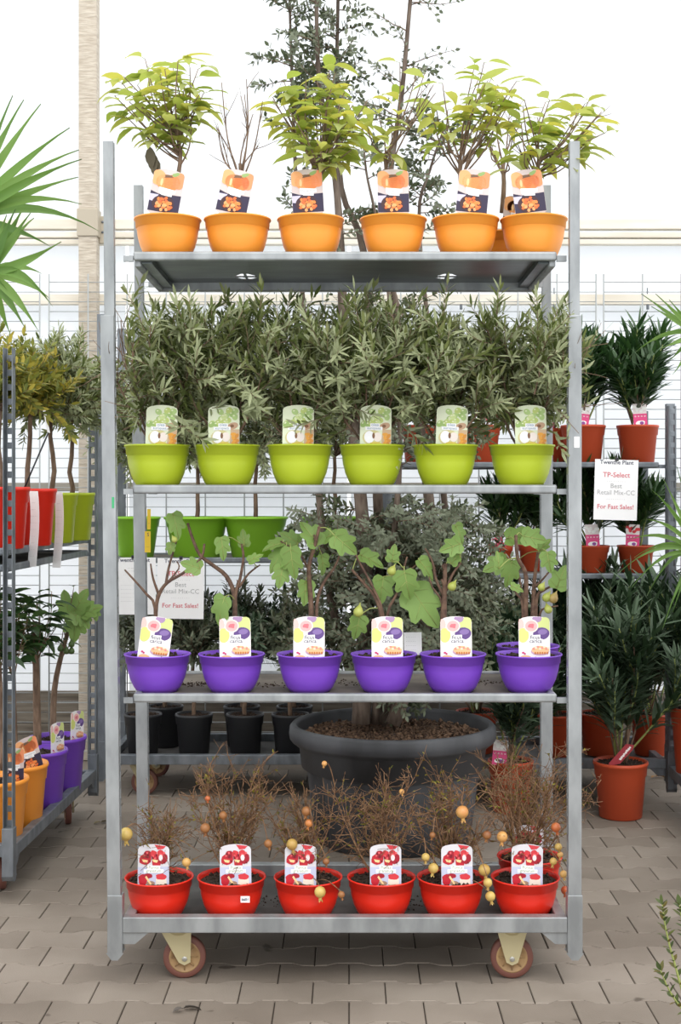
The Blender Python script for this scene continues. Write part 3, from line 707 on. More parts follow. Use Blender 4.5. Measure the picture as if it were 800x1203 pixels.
figplant(364,SCALE,'fig with many large lobed leaves at upper left, third purple bowl',
 [(.009,[(366,725),(364,690),(363,665),(370,640),(375,620)]),(.006,[(372,712),(380,685),(392,668),(398,655)]),(.004,[(363,670),(352,650),(340,642),(330,636)]),(.003,[(370,640),(362,620),(352,612)])],
 [(325,656,34,A(-130)),(343,662,36,A(-85)),(330,678,26,A(-100)),(365,626,32,A(120)),(380,664,24,A(-80)),(359,697,28,A(-90)),(406,640,32,A(-40)),(340,632,24,A(150)),(320,640,24,A(190)),(388,628,22,A(40))],[],(363,0),203)
t=figplant(451,SCALE,'fig with the biggest drooping leaf and green figs, fourth purple bowl',
 [(.007,[(448,725),(440,700),(428,686),(414,670)]),(.005,[(450,722),(438,690),(424,664),(418,652)]),(.005,[(455,722),(466,698),(472,676),(478,655)]),(.004,[(470,684),(484,668),(494,660)])],
 [(437,657,30,A(-20)),(449,694,32,A(-95)),(478,688,34,A(-80)),(499,714,52,A(-55)),(420,738,28,A(-100)),(502,668,28,A(-45)),(462,650,20,A(80))],[(460,671,.013,figskin),(421,719,.015,figskin)],(455,.0),204)
q=P(486,768,4.06)-t.location; mb=MB(); mb.box(-.027,.027,0,.001,0,.068,whitem)
for k in range(4): text(mb,'- - - - - -',.009,-.006,.052-.013*k,-.0006,inkg)
o=mb.build('price_card',t,(q.x-.002,q.y,q.z-.004)); o.rotation_euler=(-.1,0,.1)
figplant(532,SCALE,'fig with a thick cut stub and few leaves, fifth purple bowl',
 [(.0115,[(521,725),(522,700),(523,664)]),(.005,[(521,700),(512,680),(508,660),(500,645)]),(.005,[(524,694),(531,676),(541,662)]),(.004,[(520,712),(508,690),(504,678)])],
 [(529,643,26,A(200)),(541,627,24,A(-60)),(535,655,18,A(60))],[(531,689,.013,figskin)],(536,.0),205)
figplant(621,SCALE,'fig with upright stems and ripening figs at right, rightmost purple bowl',
 [(.009,[(617,725),(618,695),(617,672),(608,655),(606,630)]),(.009,[(626,725),(627,700),(628,680),(632,650)]),(.005,[(614,712),(607,698),(602,688)]),(.006,[(630,706),(638,694),(650,688)]),(.004,[(628,690),(638,680),(645,672)]),(.004,[(634,722),(645,714),(655,712)])],
 [(582,664,30,A(200)),(600,674,30,A(-95)),(612,630,34,A(10)),(628,632,28,A(-10)),(645,661,24,A(-80)),(659,678,28,A(70)),(608,691,16,A(-20)),(586,658,20,A(90))],[(636,690,.011,figskin),(642,702,.013,figskin),(650,703,.014,figskin2),(644,716,.012,figskin)],(628,.0),206)
figplant(620,4.2,'fig in the purple bowl half hidden behind the rightmost purple bowl',
 [(.006,[(618,725),(612,690),(606,660)])],[(640,640,18,A(50))],[],(0,0),207,False)

ZR4=.166
def pomplant(px,Y,label,seed,fruits,cardp,top=.28,nst=12,sp=.5,sticker=False,extra=0):
    b=V(((px-CX)*Y/F,Y,ZR4)); t=thing('potted_pomegranate',b,label,'potted plant','pomegranates in red bowls on the bottom deck')
    p=putpot(t,pot_bowl(.101,.118),redp,.101,.118,seed)
    r=random.Random(seed); mw=MB(); ml=MB(); tips=[]
    for i in range(nst):
        a=2*PI*(i+r.random())/nst; tl=r.uniform(.1,sp); d=V((math.cos(a)*math.sin(tl),math.sin(a)*math.sin(tl)*.7,math.cos(tl)))
        st=path((r.uniform(-.02,.02),r.uniform(-.015,.02),.1),d,top*1.18*r.uniform(.6,1.1),r,7,.16,.03); tubev(mw,st,.003,.001,twigm,5); tips.append(st)
        for k in range(15):
            q,d2=interp(st,r.uniform(.2,.97)); dd=(d2*.6+rv(r)*.8+V((0,0,.15))).normalized(); tw=path(q,dd,r.uniform(.035,.11),r,4,.22); tubev(mw,tw,.0014,.0008,twigm,4)
            for j in range(3):
                q2,d3=interp(tw,r.uniform(.2,.9)); t3=path(q2,(d3*.5+rv(r)).normalized(),r.uniform(.015,.045),r,2,.2); mw.tube(t3,.0008,twigm,3)
            if r.random()<.55:
                for j in range(r.randint(1,4)):
                    q2,d3=interp(tw,r.random()*.99); leaf(ml,q2,(d3+rv(r)).normalized(),rv(r),r.uniform(.008,.018),.005,poml,.2)
    mw.build('branches',t); ml.build('foliage',t)
    for (x,y,rr,c) in fruits:
        loc=P(x,y,Y-.06+ (0 if y<1035 else -.055))-b; st=min(tips,key=lambda s:min((q-loc).length for q in s)); q=min(st,key=lambda q:(q-loc-V((0,0,.03))).length)
        pomegranate(t,loc,rr,c,q,(r.uniform(-.25,.25),-.1,-1))
    if cardp:
        q=P(cardp[0],0,Y-.064); put_card(t,'pomegranate',(q.x-b.x,-.064,.098),cardp[1])
    if sticker:
        s=MB(); q=P(291,1045,Y)-b; text(s,'6601',.0105,q.x,q.z-.003,-.0999,inkd,bold=.03); s.box(q.x-.013,q.x+.013,-.0992,-.0975,q.z-.0085,q.z+.0095,whitem); s.build('price_sticker',t)
pomplant(187,SCALE,'pomegranate with sparse short twigs and a yellow fruit by the post, leftmost red bowl',301,[(148,980,.0195,'y'),(219,1013,.013,'o')],(180,0),.2,9,.55)
pomplant(272,SCALE,'tall bushy pomegranate in the red bowl with a number sticker',302,[(241,973,.0145,'b'),(262,958,.012,'b'),(244,938,.008,'r'),(315,991,.012,'b')],(277,-.02),.31,16,.5,True)
pomplant(362,SCALE,'pomegranate with a yellow fruit hanging over its rim, third red bowl',303,[(343,992,.0165,'y'),(376,1048,.0165,'y'),(363,967,.012,'r'),(360,953,.014,'b'),(383,1012,.01,'b'),(401,1051,.01,'b'),(381,897,.008,'o')],(353,0),.24,11,.65)
pomplant(448,SCALE,'pomegranate with upright brown twigs and almost no fruit, fourth red bowl',304,[(472,930,.008,'o')],(453,0),.28,13,.6)
pomplant(530,SCALE,'pomegranate with a yellow fruit high above its label, fifth red bowl',305,[(543,954,.0185,'o'),(508,981,.009,'b'),(500,1007,.012,'y'),(509,1020,.015,'y'),(569,1022,.0175,'y'),(573,1037,.013,'y'),(576,1053,.0145,'y')],(537,0),.28,13,.5)
pomplant(617,SCALE,'pomegranate with reddish and yellow fruit by the right post, rightmost red bowl',306,[(590,983,.016,'o'),(572,981,.013,'b'),(653,972,.014,'r'),(656,995,.011,'y'),(650,1012,.011,'y'),(658,1004,.009,'o'),(662,1027,.011,'o')],(619,.02),.3,15,.55)
pomplant(622,4.21,'pomegranate in the red bowl half hidden behind the rightmost red bowl',307,[(664,1046,.013,'r')],(620,.04),.3,13,.5)

# ------------------------------------------------------------------ paper signs
def sign(px0,px1,py0,py1,Y,lines,label,tilt=0):
    a=P((px0+px1)/2,py0,Y); w=(px1-px0)*Y/F; h=(py1-py0)*Y/F
    t=thing('paper_sign',(a.x,Y,a.z-h),label,'sign'); t.rotation_euler=(0,tilt,0)
    mb=MB(); mb.box(-w/2,w/2,0,.001,0,h,whitem)
    for (s,sz,zz,mt,bold) in lines: text(mb,s,sz,0,h*zz,-.0008,mt,bold=bold)
    mb.build('sheet',t)
    c=MB(); c.box(-.008,.008,-.003,.004,h-.006,h+.01,blackp); c.build('clip',t,bevel=.001)
SL=[('Twenthe Plant',.026,.925,inkd,.012),('TP-Select',.032,.71,inkr,.012),('. . . . . . . . .',.02,.635,inkg,0),('Best',.030,.53,inkg,.004),('Retail Mix-CC',.030,.42,inkg,0),('. . . . . . . . .',.02,.34,inkg,0),('For Fast Sales!',.029,.185,inkr,.012)]
sign(697,748,540,611,6.165,SL,'white paper sign hanging from the oleander shelf beside the right post',.03)
sign(184,239,656,727,6.25,SL,'white paper sign hanging under the bright green pots, showing red lettering',.015)
SL2=[('Twenthe Plant',.026,.925,inkd,.012),('-- ---- ---',.014,.80,inkg,0),('---- ----- ---',.014,.75,inkg,0),('. . . . . . . . . . . .',.016,.69,inkg,0)]+[('- - - - - -  - - - -  - - -',.014,.5-.07*k,inkg,0) for k in range(5)]
sign(130,183,655,722,6.25,SL2,'white printed sheet hanging behind the left post, in small grey print')

# ------------------------------------------------------------------ big tree in the black container
bc=V((.178,5.53,0)); t=thing('tree_in_container',bc,'tall grey green leaved tree in a huge black round container behind the trolley','tree')
mb=MB(); mb.lathe([(0,.001),(.30,.001),(.315,.006),(.335,.13),(.348,.25),(.353,.285),(.354,.3),(.372,.302),(.383,.392),(.398,.394),(.404,.404),(.412,.405),(.420,.415),(.423,.435),(.42,.462),(.41,.474),(.397,.474),(.388,.46),(.384,.40),(.36,.36),(0,.34)],blackbig,n=144)
for q in mb.v:
    rr_=math.hypot(q.x,q.y); an=math.atan2(q.y,q.x)
    if q.z<.31 and rr_>.3 and q.z>.0: k_=1-.035*max(0,min(1,(math.cos(12*an)+.2)*2))*(1 if q.z<.29 else .0); q.x*=k_; q.y*=k_
mb.build('container',t)
soil_mb(.383,.425,barkchip,88,amp=.012,chips=900).build('soil',t)
treebark=mat('tree_bark',(122,108,96),.85,rgb2=(80,66,56),nscale=40,stretch=(1,1,.3),bump=.5)
r=random.Random(99); mw=MB(); ml=MB()
stems=[
 (.040,.010,[(424,850,-.02),(430,700,0),(424,590,.0),(405,400,.02),(400,290,0),(394,210,0),(380,130,.02),(373,65,0),(371,-60,0)]),
 (.030,.008,[(452,850,.08),(448,700,.1),(440,500,.1),(428,300,.1),(401,221,.1),(396,100,.12),(397,0,.1),(398,-60,.1)]),
 (.032,.010,[(462,850,-.05),(500,730,-.05),(505,600,0),(480,420,.05),(452,300,.05),(459,200,.05),(472,110,.05),(482,0,.05),(488,-60,.05)]),
 (.026,.006,[(446,850,.05),(520,740,.1),(525,640,.12),(510,450,.1),(492,262,.1),(505,200,.1),(522,150,.1)]),
 (.022,.006,[(430,850,.1),(388,700,.1),(368,500,.12),(352,300,.12),(345,150,.1),(341,30,.1),(338,-60,.1)]),
 (.018,.005,[(440,850,0),(455,700,-.1),(470,520,-.1),(455,330,-.1),(440,247,-.05),(430,200,-.05),(425,140,0)]),
]
sps=[]
for r0,r1,pts in stems:
    ps=smooth_path([P(x,y,5.53+dy)-bc for x,y,dy in pts],4); sps.append(ps); n_=len(ps)-1; mw.tube(ps,[r1*.8+(r0-r1*.8)*(1-i/n_)**1.8 for i in range(n_+1)],treebark,9)
def sh(si,ylo,yhi,n,L,ll=.033,ww=.016,up=.2,sp=1.0,step=.016,inw=0):
    ps=sps[si]; zlo=P(0,yhi,5.53).z; zhi=P(0,ylo,5.53).z
    c=[q for q in ps if zlo<=q.z<=zhi]
    if len(c)<2: return
    for i in range(n):
        p,d=interp(c,r.random()*.999); a=r.random()*2*PI; dd=V((math.cos(a)*sp,math.sin(a)*sp*.8,up+r.uniform(-.2,.4)))
        tw=path(p,dd,L*r.uniform(.5,1.15),r,5,.2,.03 if up>0 else -.05); tubev(mw,tw,.003,.001,bark,4)
        leafy(ml,tw,r,step,ll,ww,euc,.1,.9,.2)
        for k in range(2):
            q,d2=interp(tw,r.uniform(.3,.9)); t2=path(q,(d2+rv(r)*.8),L*.4,r,3,.2); mw.tube(t2,.001,bark,3); leafy(ml,t2,r,step,ll,ww,euc,.05,.9,.2)
sh(0,-60,200,34,.17,sp=.9); sh(4,-60,260,36,.15,sp=.7); sh(1,-60,150,24,.14,sp=.8); sh(2,-60,190,20,.2,sp=.8,step=.028,ll=.026)
sh(3,130,300,26,.16); sh(5,130,330,12,.14,step=.026); sh(0,200,330,6,.18); 
for si,n in ((0,50),(1,40),(2,70),(3,90),(4,26),(5,40)): sh(si,585,800,n,.30,ll=.034,ww=.014,up=-.15,step=.015)
for si,n in ((0,16),(1,14),(2,22),(3,30),(4,20),(5,16)): sh(si,350,585,n,.26,step=.02)
mw.build('trunk',t); ml.build('foliage',t)
c=MB(); c.box(-.03,.03,0,.001,0,.05,whitem); 
c=MB(); q=P(482,752,5.13)

# ------------------------------------------------------------------ rear left trolley plants
for i,(px,lb) in enumerate(((160,'behind the yellow marked post'),(231,'above the paper sign'),(300,'right of the one above the sign'),(392,'mostly hidden by the tree'))):
    b=V(((px-CX)*6.45/F,6.45,1.106)); t=thing('potted_olive_standard',b,'stemmed olive in a bright green pot '+lb,'potted plant','stemmed olives in bright green pots')
    r0=.155 if i else .115
    putpot(t,pot_tall(r0,.195,.72),limeg,r0,.195,i+70)
    olive_bush(t,.18,400+i,height=.5,spread=.21,nst=16,ntw=9,trunk=.3,L=.045)
bp_=[(168,6.42,'leftmost, close to the post'),(194,6.66,'in the rear row at left'),(228,6.42,'second of the front row'),(288,6.42,'third of the front row'),(284,6.66,'behind the third'),(346,6.66,'in the rear row beside the huge container'),(341,6.42,'fourth, cut off by the huge container')]
for i,(px,Y,lb) in enumerate(bp_):
    b=V(((px-CX)*Y/F,Y,.167)); t=thing('potted_shrub',b,'stemmed shrub in a small black pot, '+lb,'potted plant','stemmed shrubs in black pots')
    putpot(t,pot_tall(.089,.2,.78),blackp,.089,.2,i+80)
    olive_bush(t,.185,500+i,height=.3,spread=.15,nst=12,ntw=7,trunk=.28 if i not in (1,4) else .34,mt=oleandd if i%2 else euc,L=.048,Wd=.014,step=.012)

# ------------------------------------------------------------------ oleanders
pinkc=mat('pink_label_print',(226,64,130),.4); pinkw=mat('pale_label_print',(236,226,224),.4)
def olabel(t,loc,tilt,red=False):
    mb=MB(); mb.box(-.032,.032,0,.001,0,.11,pinkw); mb.box(-.032,.032,-.0006,-.0001,.0,.062,pinkc)
    rr=random.Random(3)
    for q in range(7): disc(mb,rr.uniform(-.026,.026),rr.uniform(.075,.1),.009,.008,-.0004-.0001*q,mat('white_petal' if not red else 'red_petal',(250,250,246) if not red else (220,50,60),.5),8,0,.2,q)
    text(mb,'= = = =',.017,0,.044,-.0012,whitem); disc(mb,.0,.018,.022,.012,-.001,whitem,12,0,.15); disc(mb,.006,.018,.010,.008,-.0014,mat('purple_print',(140,70,150),.5),9)
    o=mb.build('plant_label',t,loc); o.rotation_euler=(-.1,tilt,0)
def oleanderp(px,Y,z,r0,h,label,seed,height,spread,nst=9,lab=None,mt=oleander,grp='oleanders in terracotta pots',flower=False,L=.125,W_=.02,tw=5,pm=terrap,red=False):
    b=V(((px-CX)*Y/F,Y,z)); t=thing('potted_oleander',b,label,'potted plant',grp)
    putpot(t,pot_tall(r0,h,.78),pm,r0,h,seed)
    r=random.Random(seed); mw=MB(); ml=MB(); ends=[]
    for i in range(nst):
        a=2*PI*(i+r.random()*.8)/nst; tl=r.uniform(.05,.6); d=V((math.cos(a)*math.sin(tl),math.sin(a)*math.sin(tl),math.cos(tl)))
        st=path((r.uniform(-.02,.02),r.uniform(-.02,.02),h-.02),d,height*r.uniform(.65,1),r,6,.1,.03)
        for q in st:
            e=math.hypot(q.x,q.y)
            if e>spread: q.x*=spread/e; q.y*=spread/e
        tubev(mw,st,.005,.003,greenstem if i%2 else bark,6); leafy(ml,st,r,.022,L,W_,mt,.3,.75,.15,detail=3,whorl=3,fold=.1); ends.append(st[-1])
        for k in range(tw):
            q,d2=interp(st,r.uniform(.35,.95)); t2=path(q,(d2+rv(r)*.55+V((0,0,.2))).normalized(),height*.33,r,4,.1,.05); tubev(mw,t2,.003,.002,greenstem,5); leafy(ml,t2,r,.02,L,W_,mt,.2,.7,.12,detail=3,whorl=3,fold=.1)
    if z>.5: ml.drop(lambda v: v.y+Y<6.185); mw.drop(lambda v: v.y+Y<6.185)
    mw.build('stems',t); ml.build('foliage',t)
    if flower:
        mf=MB(); pk=leafmat('pink_petal',[(226,90,120),(240,130,150),(214,60,100)],.3)
        for (fx_,fz) in flower:
            for k in range(14):
                p=V((fx_+r.uniform(-.03,.03),-.12+r.uniform(-.02,.02),fz+r.uniform(-.03,.03)))
                for j in range(5): leaf(mf,p,(rv(r)+V((0,-.3,0))),rv(r),.016,.012,pk,.2)
        mf.build('blossom',t)
    if lab is not None: olabel(t,(lab,-r0*.72,h-.01),[.05,-.05,.1][seed%3],red)
    return t
S1=1.547; S2=1.037
oleanderp(749,6.38,S1,.098,.185,'dark leaved oleander in a terracotta pot at the right end of the upper rear shelf',601,.40,.20,13,0)
oleanderp(685,6.38,S1,.105,.185,'dark leaved oleander in the terracotta pot just right of the post, upper rear shelf',602,.42,.19,12,-.02)
oleanderp(648,6.6,S1,.09,.18,'oleander in the darker pot seen between the posts, upper rear shelf',603,.40,.16,8,-.03)
oleanderp(566,6.38,S1,.088,.185,'oleander in the terracotta pot behind the fifth and sixth lime bowls',604,.36,.15,5,None,flower=[(-.0,.26),(.03,.23)])
oleanderp(492,6.38,S1,.082,.185,'pink flowering oleander in the terracotta pot behind the fourth and fifth lime bowls',605,.36,.15,5,None,flower=[(0,.27),(.03,.31),(-.03,.24),(.02,.25)])
oleanderp(747,6.38,S2,.088,.13,'small oleander with a red pictured label, right end of the lower rear shelf',606,.34,.17,9,-.03,red=True)
oleanderp(694,6.38,S2,.088,.13,'small oleander with a pink label below the paper sign, lower rear shelf',607,.34,.17,9,0)
oleanderp(627,6.5,S2,.075,.13,'small oleander in a pot behind the fig stems, lower rear shelf',608,.34,.14,6,None)
oleanderp(588,6.5,S2,.06,.13,'small pink flowering oleander in the leftmost pot of the lower rear shelf',609,.30,.12,4,None,flower=[(-.02,.14),(.01,.16)])
D2='oleanders below the rear shelves'
oleanderp(729,5.9,0,.118,.245,'large oleander in a terracotta pot standing on the paving at right',610,.68,.27,15,None,mt=oleandd,grp=D2,tw=6)
tl=MB(); 
oleanderp(600,6.0,0,.10,.23,'oleander in a terracotta pot on the paving right of the huge container',611,.5,.2,8,-.06,mt=oleandd,grp=D2)
oleanderp(655,6.42,.167,.1,.2,'oleander in a terracotta pot on the rear deck behind the right post',612,.62,.22,11,None,mt=oleandd,grp=D2)
oleanderp(705,6.45,.167,.1,.2,'oleander on the rear deck behind the large oleander, left one',613,.66,.2,12,None,mt=oleandd,grp=D2)
oleanderp(765,6.45,.167,.1,.2,'oleander on the rear deck behind the large oleander, right one',614,.62,.2,12,None,mt=oleandd,grp=D2)
oleanderp(560,6.5,.167,.1,.2,'oleander on the rear deck directly behind the huge container',615,.6,.22,9,None,mt=oleandd,grp=D2)
oleanderp(824,5.86,.167,.135,.32,'oleander in a terracotta pot at the right picture edge on the side trolley',616,.55,.2,9,None,mt=oleandd,grp=D2)
for o in bpy.data.objects:
    if o.get('label','').startswith('large oleander in a terracotta pot standing'):
        mb=MB(); mb.prism([(-.05,0),(-.01,.01),(.045,.07),(.05,.09),(.015,.095),(-.06,.01)],'y',-.012,-.011,mat('crimson_label',(150,40,50),.5)); 
        for q in range(8): disc(mb,-.01+.006*q,.03+.007*q,.006,.005,-.0125,mat('pale_label_print',(236,226,224),.4),7,0,.3,q)
        mb.build('plant_label',o,(-.01,-.08,.24))

# ------------------------------------------------------------------ left trolley plants
def lp(px_right,Y,r0,z): return V(((px_right-CX)*Y/F-r0,Y,z))
def edge_card(t,loc,kind,tilt=.1,yaw=1.15):
    put_card(t,kind,loc,tilt,.05,yaw)
def stdtree(name,b,label,grp,pm,r0,h,trunkpts,crown,nb,mt,seed,L,W_,npl=5,rt=.014,Ysp=.14):
    t=thing(name,b,label,'potted tree',grp); putpot(t,pot_tall(r0,h,.80),pm,r0,h,seed,sdrop=.02)
    leaf_cloud(t,b,trunkpts,crown,nb,seed,npl=npl,L=L,Wd=W_,mt=mt,wm=bark,rt=rt,Ysp=Ysp); return t
G1='trees in tall pots on the deck of the left trolley'
zb=.167
b=lp(101,5.62,.118,zb); t=stdtree('potted_fig_tree',b,'fig tree with bright lobed leaves in the rear purple pot of the left trolley',G1,purplep,.118,.235,[(62,868,0),(64,810,0),(72,770,0),(80,742,0)],(88,712,20,24),7,darkl,701,.06,.03,3)
r=random.Random(5); ml=MB()
for (x,y,s,a) in ((88,738,34,-95),(78,708,30,100),(95,705,30,60),(108,716,26,20),(92,725,26,-30),(100,730,20,-60),(112,722,16,-80)):
    d=V((math.cos(A(a)),-.1,math.sin(A(a)))); Lf=s*5.6/F; figleaf(ml,P(x,y,5.56)-b-d*Lf*.5,d,V((.1,-1,.5)),Lf,droop=.1); ml.tube([P(x,y,5.56)-b-d*Lf*.5,P(82,738,5.6)-b],.002,greenstem,n=4)
ml.build('lobed_leaves',t)
for (x,y) in ((84,757),(71,762),(78,765),(84,765)): figfruit(t,P(x,y,5.55)-b,.013,mat('dark_green_fig_skin',(70,92,44),.45),(0,-.2,-1))
edge_card(t,(.085,-.02,.215),'fig')
b=lp(79,5.33,.118,zb); t=stdtree('potted_broadleaf_tree',b,'straight trunked dark leaved tree in the front purple pot of the left trolley',G1,purplep,.118,.235,[(44,875,0),(43,820,0),(42,770,0),(41,730,0)],(38,722,36,38),20,darkl,702,.10,.042,6,.017)
edge_card(t,(.085,-.02,.215),'fig',.05,1.2)
b=lp(56,5.06,.120,zb); t=stdtree('potted_persimmon_tree',b,'thin trunked tree in the second orange pot on the left trolley deck',G1,orangep,.120,.235,[(19,888,0),(17,830,0),(16,780,0),(14,740,0)],(10,728,32,40),18,darkl,703,.10,.045,6,.009)
edge_card(t,(.075,-.04,.215),'persimmon',-.25,.75)
b=lp(33,4.80,.120,zb); t=stdtree('potted_persimmon_tree',b,'tree in the orange pot nearest the front post of the left trolley',G1,orangep,.120,.235,[(3,905,0),(2,840,0),(0,790,0),(-3,750,0)],(-12,735,30,36),12,darkl,704,.10,.045,5,.009)
edge_card(t,(.075,-.03,.215),'persimmon',.05,.9)
for i,(Y,pm) in enumerate(((5.5,purplep),(5.2,purplep))):
    b=V((-1.515,Y,zb)); t=stdtree('potted_broadleaf_tree',b,'tree in a purple pot in the far row of the left trolley, %s'%('rear one' if i==0 else 'front one'),G1,pm,.118,.235,[((b.x*F/Y)+CX,870,0),((b.x*F/Y)+CX,800,0),((b.x*F/Y)+CX+2,740,0)],((b.x*F/Y)+CX+14,720,34,36),14,darkl,710+i,.10,.045,6,.013)
G2='trees in tall pots on the upper shelf of the left trolley'
zs=1.214
b=lp(41,4.80,.112,zs); b.x=-1.235
def std2(b,label,pm,h,seed,leafm,tp,ht,spread,L,W_,nst=16,ntw=9,step=.012,r0=.105):
    t=thing('potted_standard_tree',b,label,'potted tree',G2); putpot(t,pot_tall(r0,h,.8),pm,r0,h,seed,sdrop=.02)
    olive_bush(t,h-.03,seed,height=ht,spread=spread,nst=nst,ntw=ntw,trunk=tp,mt=leafm,L=L,Wd=W_,step=step); return t
t=std2(V((-1.24,4.80,zs)),'yellowing leafy tree in the red pot behind the front post of the left trolley',redp,.22,801,yellowl,.30,.27,.13,.045,.015,11,7)
t2=std2(V((-1.205,5.08,zs)),'yellow and green leaved tree in the red pot with a paper strip and black stake',redp,.215,802,yellowl,.30,.27,.13,.045,.015,10,6)
t3=std2(V((-1.175,5.36,zs)),'olive tree in the lime pot next to the red pots on the left trolley',limep,.20,803,olivel,.32,.42,.20,.045,.010,18,10,.009,.1)
t4=std2(V((-1.165,5.66,zs)),'olive tree in the rearmost lime pot on the left trolley shelf',limep,.20,804,olivel,.32,.42,.19,.045,.010,18,10,.009,.1)
t5=std2(V((-1.50,5.2,zs)),'olive tree in the lime pot in the far row of the left trolley shelf',limep,.20,805,olivel,.32,.42,.2,.045,.010,14,9,.010,.1)
# paper strips hung over pot rims
def strip(t,px,py0,py1,Y,w=.038):
    b=t.location; mb=MB(); n=10; pts=[]
    for i in range(n+1):
        f=i/n; p=P(px+5*math.sin(f*2.2)*(1-f)-2*f+2,py0+(py1-py0)*f,Y-.02-.02*math.sin(f*3))-b; pts.append(p)
    vs=[];fs=[]
    for p in pts: vs+= [p+V((-w/2*.9,.01,0)),p+V((w/2,-.008,0)),p+V((-w/2*.9,.0112,0)),p+V((w/2,-.0068,0))]
    for i in range(n): a=4*i; fs+=[(a,a+1,a+5,a+4),(a+2,a+6,a+7,a+3),(a,a+4,a+6,a+2),(a+1,a+3,a+7,a+5)]
    fs+=[(0,2,3,1)]; mb.add(vs,fs,whitem)
    for k,(s,sz) in enumerate((('-----',.008),('------',.008),('- - - - -',.009),('- - - - -',.009),('- - - - -',.009),('--- --',.007),('-----',.007),('- -  -',.008),('- -  -',.008))):
        f=.16+k*.088; p=pts[min(n,int(f*n))].lerp(pts[min(n,int(f*n)+1)],f*n-int(f*n)); text(mb,s,sz,p.x,p.z,p.y-.0095,inkg)
    mb.build('paper_strip',t)
strip(t2,37,577,666,4.965); strip(t3,66,578,667,5.24)
mb=MB(); b=t2.location; mb.tube([P(27,577,4.99)-b,P(57,508,4.99)-b],.0035,blackp,6); mb.build('stake',t2)
mb=MB(); q=P(57,508,4.985)-b; mb.prism([(q.x-.004,q.z),(q.x+.006,q.z-.002),(q.x-.012,q.z+.09),(q.x-.022,q.z+.088)],'y',q.y-.001,q.y,whitem); mb.build('plant_label',t2)

# ------------------------------------------------------------------ palms
def blade(mb,p,q,w,mt,sag):
    """long narrow folded blade from p to q"""
    p=V(p);q=V(q); d=(q-p); s=d.cross(V((0,1,0))).normalized(); n=9; vs=[];fs=[]
    for i in range(n+1):
        f=i/n; c=p.lerp(q,f)+V((0,0,sag*(4*f*(1-f)))); ww=w*(.35+.65*math.sin(PI*min(1,f*1.1+.12)))*(1-f**5) if f<1 else 0
        vs+=[c-s*ww/2+V((0,-.004,0)),c+V((0,.004,0)),c+s*ww/2+V((0,-.004,0))]
    for i in range(n): a=3*i; fs+=[(a,a+1,a+4,a+3),(a+1,a+2,a+5,a+4)]
    mb.add(vs,fs,mt,True)
def palm(b,label,fans,pr,ph,cat='palm',Wd=.026):
    t=thing('potted_palm',b,label,cat); putpot(t,pot_tall(pr,ph,.8),terrap,pr,ph,5)
    tr_=MB(); tr_.tube(smooth_path([(0,0,ph-.05),(.01,0,ph+.15),(0,0,ph+.35)],4),[.05]*8+[.04],bark2,10); tr_.build('trunk',t)
    for hub,tips in fans:
        h=hub-b; mb=MB(); mb.tube(smooth_path([V((0,0,ph+.3)),V((h.x*.35,h.y*.5,h.z*.8)),h],5),.006,greenstem,6)
        for (q,sag) in tips: blade(mb,h,q-b,Wd,palml,sag)
        mb.build('frond',t)
r=random.Random(12)
Yp=3.6
f1=[(28,117,.01),(48,122,.01),(82,150,.015),(93,176,.02),(96,187,.015),(92,208,.01),(96,240,.035),(117,272,.05),(-10,100,0),(15,112,0),(60,290,.02),(-60,110,0),(-100,160,0),(-110,230,0)]
f2=[(36,250,.0),(40,256,.01),(72,284,-.01),(50,322,.02),(62,360,.04),(60,352,.02),(46,390,.02),(30,386,.01),(12,392,.0),(-6,250,0),(18,246,0),(30,240,0),(8,252,0),(-60,300,0),(-50,380,0)]
palm(V((-1.36,Yp,0)),'fan palm with long green blades reaching in at the upper left edge',[(P(-45,262,Yp),[(P(x,y,Yp+r.uniform(-.12,.12)),s) for x,y,s in f1]),(P(-14,322,Yp-.05),[(P(x,y,Yp+r.uniform(-.1,.1)),s) for x,y,s in f2])],.19,.36)
Yr=4.42
g1=[(753,345,0),(770,345,0),(786,352,0),(765,360,0),(767,402,.02),(745,415,.03),(775,410,.0),(785,425,0),(790,440,-.01),(840,340,0),(860,360,0),(870,420,0)]
g2=[(728,672,.05),(735,636,.04),(742,690,.05),(755,610,.03),(765,575,.02),(778,560,0),(784,590,.0),(760,700,.06),(745,655,.04),(778,740,.04),(790,720,.03),(795,548,0),(860,600,0),(880,680,0),(830,720,0)]
palm(V((1.52,Yr,0)),'palm with narrow arching blades reaching in at the right edge',[(P(818,392,Yr),[(P(x,y,Yr+r.uniform(-.12,.12)),s) for x,y,s in g1]),(P(822,652,Yr),[(P(x,y,Yr+r.uniform(-.15,.15)),s) for x,y,s in g2])],.17,.34,'palm',.015)

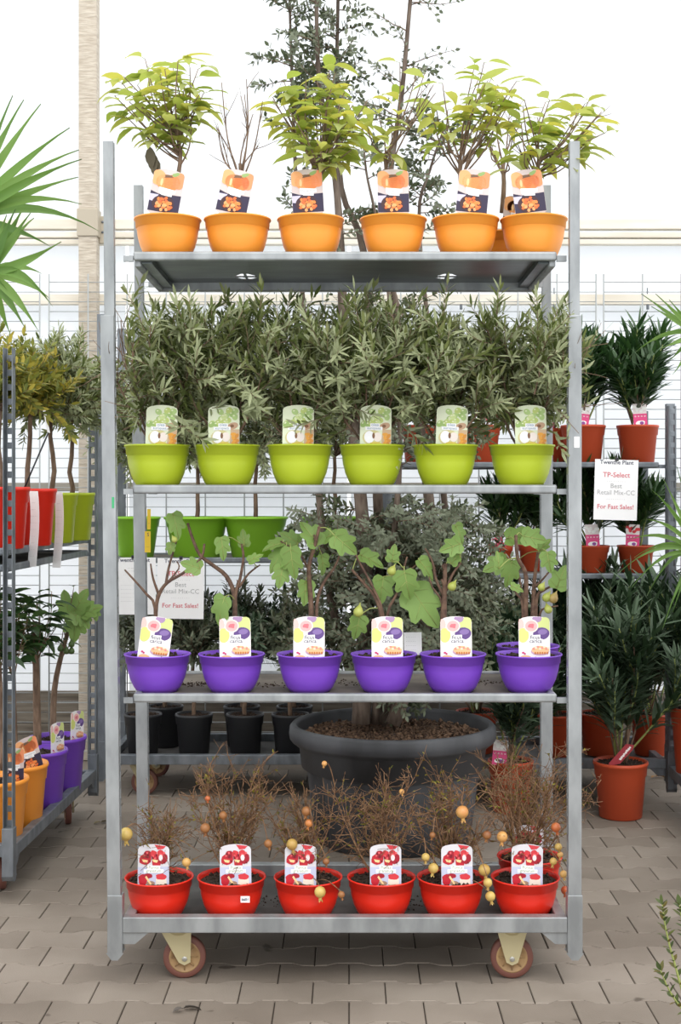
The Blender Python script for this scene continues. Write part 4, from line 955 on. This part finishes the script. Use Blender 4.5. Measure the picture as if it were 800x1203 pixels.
# ------------------------------------------------------------------ sapling in the right foreground
b=V((.86,3.0,0)); t=thing('potted_sapling',b,'slender sapling with small reddish green leaves at the lower right corner','potted plant')
putpot(t,pot_tall(.09,.18,.8),terrap,.09,.18,3)
mw=MB(); ml=MB(); r=random.Random(8); sl=leafmat('sapling_leaf',[(70,84,50),(96,110,62),(120,100,50)],.3)
for pts in ([(866,1190),(812,1185),(792,1130),(782,1090),(778,1062)],[(866,1190),(830,1150),(806,1100),(798,1062)],[(866,1190),(816,1200),(790,1170),(776,1140)]):
    sp=smooth_path([V((0,0,.17))]+[P(x,y,2.98)-b for x,y in pts[1:]],5); tubev(mw,sp,.0035,.0012,greenstem,6); leafy(ml,sp,r,.016,.026,.011,sl,.35,.8,.2,detail=3)
mw.build('stems',t); ml.build('foliage',t)

# ------------------------------------------------------------------ fallen leaves on the paving
for i,(px,py,cq,lb) in enumerate(((118,968,(120,110,80),'dry curled leaf on the paving beside the left trolley wheel'),(770,914,(150,110,60),'brown fallen leaf on the paving near the right rear post'),(682,946,(150,160,60),'tiny green sprig on the paving beside the right post'),(215,1188,(90,84,78),'scrap of dead leaf on the paving at the lower left'))):
    Y=CAMZ*F/(py-CY); p=P(px,py,Y); mb=MB(); mt_=mat('fallen_leaf_%d'%i,cq,.8)
    leaf(mb,V((0,0,.006)),V((1,.3,.25)),V((0,.3,1)),.055,.03,mt_,.5,.2,3); leaf(mb,V((0,0,.006)),V((-.6,-.5,.2)),V((0,0,1)),.035,.02,mt_,.4,.2,3)
    tag(mb.build('fallen_leaf',None,(p.x,p.y,.001)),lb,'leaf')

# ------------------------------------------------------------------ crumbs of soil on the shelves
r=random.Random(31); mb=MB()
for (px,Y,z,n,sp) in ((232,4.12,.828,160,.05),(318,4.1,.828,60,.05),(405,4.15,.828,50,.06),(575,4.15,.828,60,.05),(300,4.12,.166,70,.06),(480,4.1,.166,60,.06)):
    for i in range(n):
        c=V(((px-CX)*Y/F+r.gauss(0,sp),Y+r.gauss(0,sp*.6),z+.002)); k=r.uniform(.001,.0035)
        mb.add([c+V((a*k,b_*k,d_*k*.8)) for a,b_,d_ in ((-1,-1,-.5),(1,-.8,-.5),(.9,1,-.5),(-1,.8,-.5),(0,.1,1))],[(0,1,4),(1,2,4),(2,3,4),(3,0,4),(3,2,1,0)],soilm)
tag(mb.build('spilled_soil'),'dark crumbs of potting soil spilled on the trolley boards between bowls','soil',kind='stuff')
